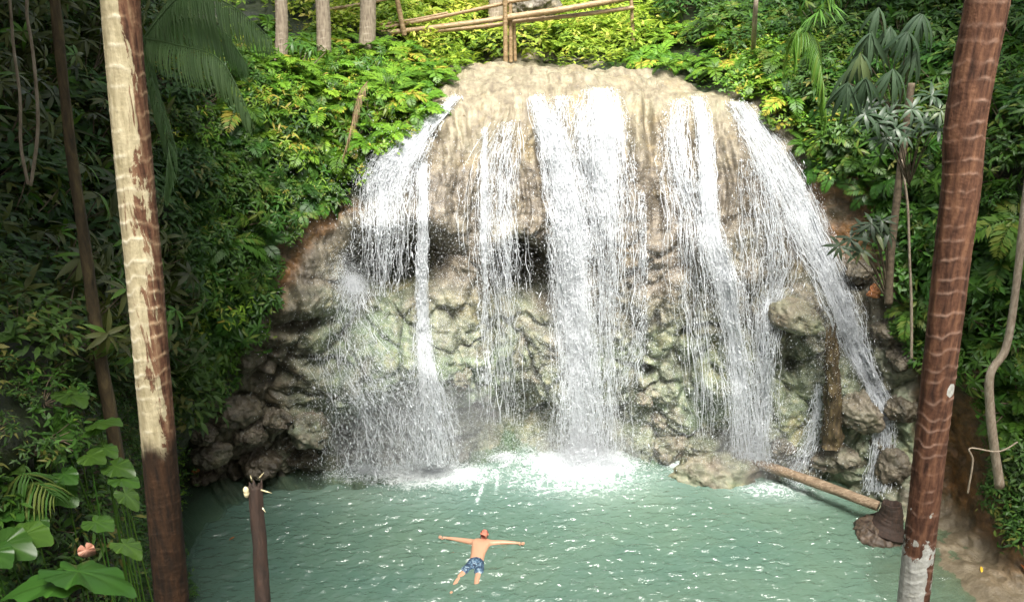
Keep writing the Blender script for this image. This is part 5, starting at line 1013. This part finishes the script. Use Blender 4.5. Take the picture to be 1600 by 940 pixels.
J['hipR'] = (W(749, 888, -.07), .095, .09); J['thR'] = (W(748, 896, -.03), .08, .08); J['knR'] = (W(745, 906, -.015), .056, .056); J['caR'] = (W(744, 915, -.03), .054, .054); J['anR'] = (W(742, 925, -.04), .036, .036); J['toR'] = (W(742, 929, -.02), .03, .026)
E = [('pelvis', 'waist'), ('waist', 'chest'), ('chest', 'collar'), ('collar', 'neck'), ('neck', 'jaw'), ('jaw', 'face'), ('face', 'crown'), ('collar', 'shL'), ('shL', 'elL'), ('elL', 'wrL'), ('wrL', 'haL'), ('collar', 'shR'), ('shR', 'elR'), ('elR', 'wrR'), ('wrR', 'haR'),
     ('pelvis', 'hipL'), ('hipL', 'thL'), ('thL', 'knL'), ('knL', 'caL'), ('caL', 'anL'), ('anL', 'toL'), ('pelvis', 'hipR'), ('hipR', 'thR'), ('thR', 'knR'), ('knR', 'caR'), ('caR', 'anR'), ('anR', 'toR')]
def skin_mesh(verts, edges, radii, root_i, o0, sub=2):
    me = bpy.data.meshes.new('tmp'); me.from_pydata([tuple(np.asarray(v).reshape(3) - o0) for v in verts], edges, []); ob = bpy.data.objects.new('tmp', me); COL.objects.link(ob)
    ob.modifiers.new('s', 'SKIN'); sv = me.skin_vertices[0].data
    for k, r_ in enumerate(radii): sv[k].radius = r_; sv[k].use_root = (k == root_i)
    sb = ob.modifiers.new('u', 'SUBSURF'); sb.levels = sub; sb.render_levels = sub
    dg = bpy.context.evaluated_depsgraph_get(); me2 = bpy.data.meshes.new_from_object(ob.evaluated_get(dg)); bpy.data.objects.remove(ob)
    vs_ = np.zeros(len(me2.vertices) * 3); me2.vertices.foreach_get('co', vs_); vs_ = vs_.reshape(-1, 3); qs = [list(p.vertices) for p in me2.polygons]
    return vs_, [np.array([q for q in qs if len(q) == 4]).reshape(-1, 4), np.array([q for q in qs if len(q) == 3], int).reshape(-1, 3)]
for k_ in J:
    J[k_][0].reshape(-1)[2] += .03 if k_[:2] in ('sh', 'el', 'wr', 'ha', 'ne', 'ja', 'fa', 'cr') else (.012 if k_[:2] in ('pe', 'wa', 'ch', 'co', 'hi', 'th') else -.012)
names = list(J); o0 = J['pelvis'][0].reshape(3)
bv, bf = skin_mesh([J[k][0] for k in names], [(names.index(a_), names.index(b_)) for a_, b_ in E], [(J[k][1], J[k][2]) for k in names], 0, o0)
parts = [(bv, bf, 0.0)]
# five fingers on each hand, slightly spread and curled
for sd, wr, ha in ((-1, 'wrL', 'haL'), (1, 'wrR', 'haR')):
    hp = J[ha][0].reshape(3) - o0; d = unit(hp - (J[wr][0].reshape(3) - o0)); sdv = unit(np.cross(d, [0, 0, 1.0]))
    for k, (off_, ln, sp) in enumerate(((-.030, .062, -.25), (-.011, .075, -.08), (.010, .078, .06), (.029, .07, .2))):
        b_ = hp + d * .005 + sdv * off_; dd = unit(d + sdv * sp); fv, ff = skin_mesh([b_ + o0, b_ + dd * ln * .5 + [0, 0, .006] + o0, b_ + dd * ln + [0, 0, -.004] + o0], [(0, 1), (1, 2)], [(.010, .010), (.009, .009), (.0075, .0075)], 0, o0, 1); parts.append((fv, ff, 0.0))
    tb = hp - d * .03 + sdv * .03 * sd; td = unit(d * .6 + sdv * .8 * sd); fv, ff = skin_mesh([tb + o0, tb + td * .03 + o0, tb + unit(td + d * .6) * .058 + o0], [(0, 1), (1, 2)], [(.013, .013), (.010, .010), (.008, .008)], 0, o0, 1); parts.append((fv, ff, 0.0))
# nose, brow, ears, lips belong to the same surface
fc = J['face'][0].reshape(3) - o0; upd = unit(J['crown'][0].reshape(3) - J['jaw'][0].reshape(3)); out_ = unit(np.array([0, -.35, 1.0]) - upd * (np.array([0, -.35, 1.0]) @ upd)); sx_ = np.cross(upd, out_)
def blob(c, r):
    n = 10; th = np.linspace(0.01, math.pi - .01, n)[:, None]; ph = np.arange(14)[None] / 14 * 6.283
    d = np.stack([np.sin(th) * np.cos(ph), np.sin(th) * np.sin(ph), np.cos(th) + 0 * ph], -1).reshape(-1, 3) * np.array(r); i_ = np.arange(n - 1)[:, None] * 14; j_ = np.arange(14)[None]; j2 = (j_ + 1) % 14
    return c + d @ np.stack([sx_, upd, out_]), [np.stack([i_ + j_, i_ + 14 + j_, i_ + 14 + j2, i_ + j2], -1).reshape(-1, 4)], 0.0
parts.append(blob(fc + out_ * .082 - upd * .01, (.013, .026, .02))); parts.append(blob(fc + out_ * .072 + upd * .022, (.045, .008, .012))); parts.append(blob(fc + out_ * .068 - upd * .048, (.022, .006, .01)))
for s_ in (-1, 1): parts.append(blob(fc + sx_ * s_ * .078, (.01, .03, .02)))
V_, F_, _ = merge(parts); dist = np.linalg.norm(V_ - fc, axis=1); red = sstep(.17, .09, dist)
per = thing('person', 'person in patterned blue swim shorts floating face up with arms spread in the pool', 'person', o0)
link('body', mesh_np('body', V_, F_, SKIN, {'red': red}), per)
bv_, bf_, _ = blob(fc - out_ * .014 + upd * .040, (.083, .078, .088)); n_ = len(bv_); loc_ = (bv_ - fc); keep = (loc_ @ out_ < .045) & (loc_ @ upd > -.005) 
hk = np.array([q for q in bf_[0] if keep[q].all()]); HM = bpy.data.materials.new('short_dark_hair'); HM.use_nodes = True; HM.node_tree.nodes['Principled BSDF'].inputs['Base Color'].default_value = (.06, .035, .02, 1); HM.node_tree.nodes['Principled BSDF'].inputs['Roughness'].default_value = .6
link('hair', mesh_np('hair', bv_, hk, HM), per)
sn = ['waist_', 'pelvis', 'hipL', 'thL', 'hemL', 'hipR', 'thR', 'hemR']
JJ = dict(J); JJ['waist_'] = (W(745, 873, -.03), 0, 0); JJ['hemL'] = (W(723, 897, -.055), 0, 0); JJ['hemR'] = (W(748, 899, -.055), 0, 0)
rr = {'waist_': (.15, .115), 'pelvis': (.165, .125), 'hipL': (.12, .11), 'thL': (.115, .105), 'hemL': (.12, .10), 'hipR': (.12, .11), 'thR': (.115, .105), 'hemR': (.12, .10)}
se = [(0, 1), (1, 2), (2, 3), (3, 4), (1, 5), (5, 6), (6, 7)]
v_, f_ = skin_mesh([JJ[k][0] for k in sn], se, [rr[k] for k in sn], 1, o0); v_ = v_ * 1.0 + .010 * fbm(v_ * 14, 3, 4)[:, None] * np.array([1, 1, 1.5]) + np.array([0, 0, .012])
link('swim_shorts', mesh_np('swim_shorts', v_, f_, SHORT), per)
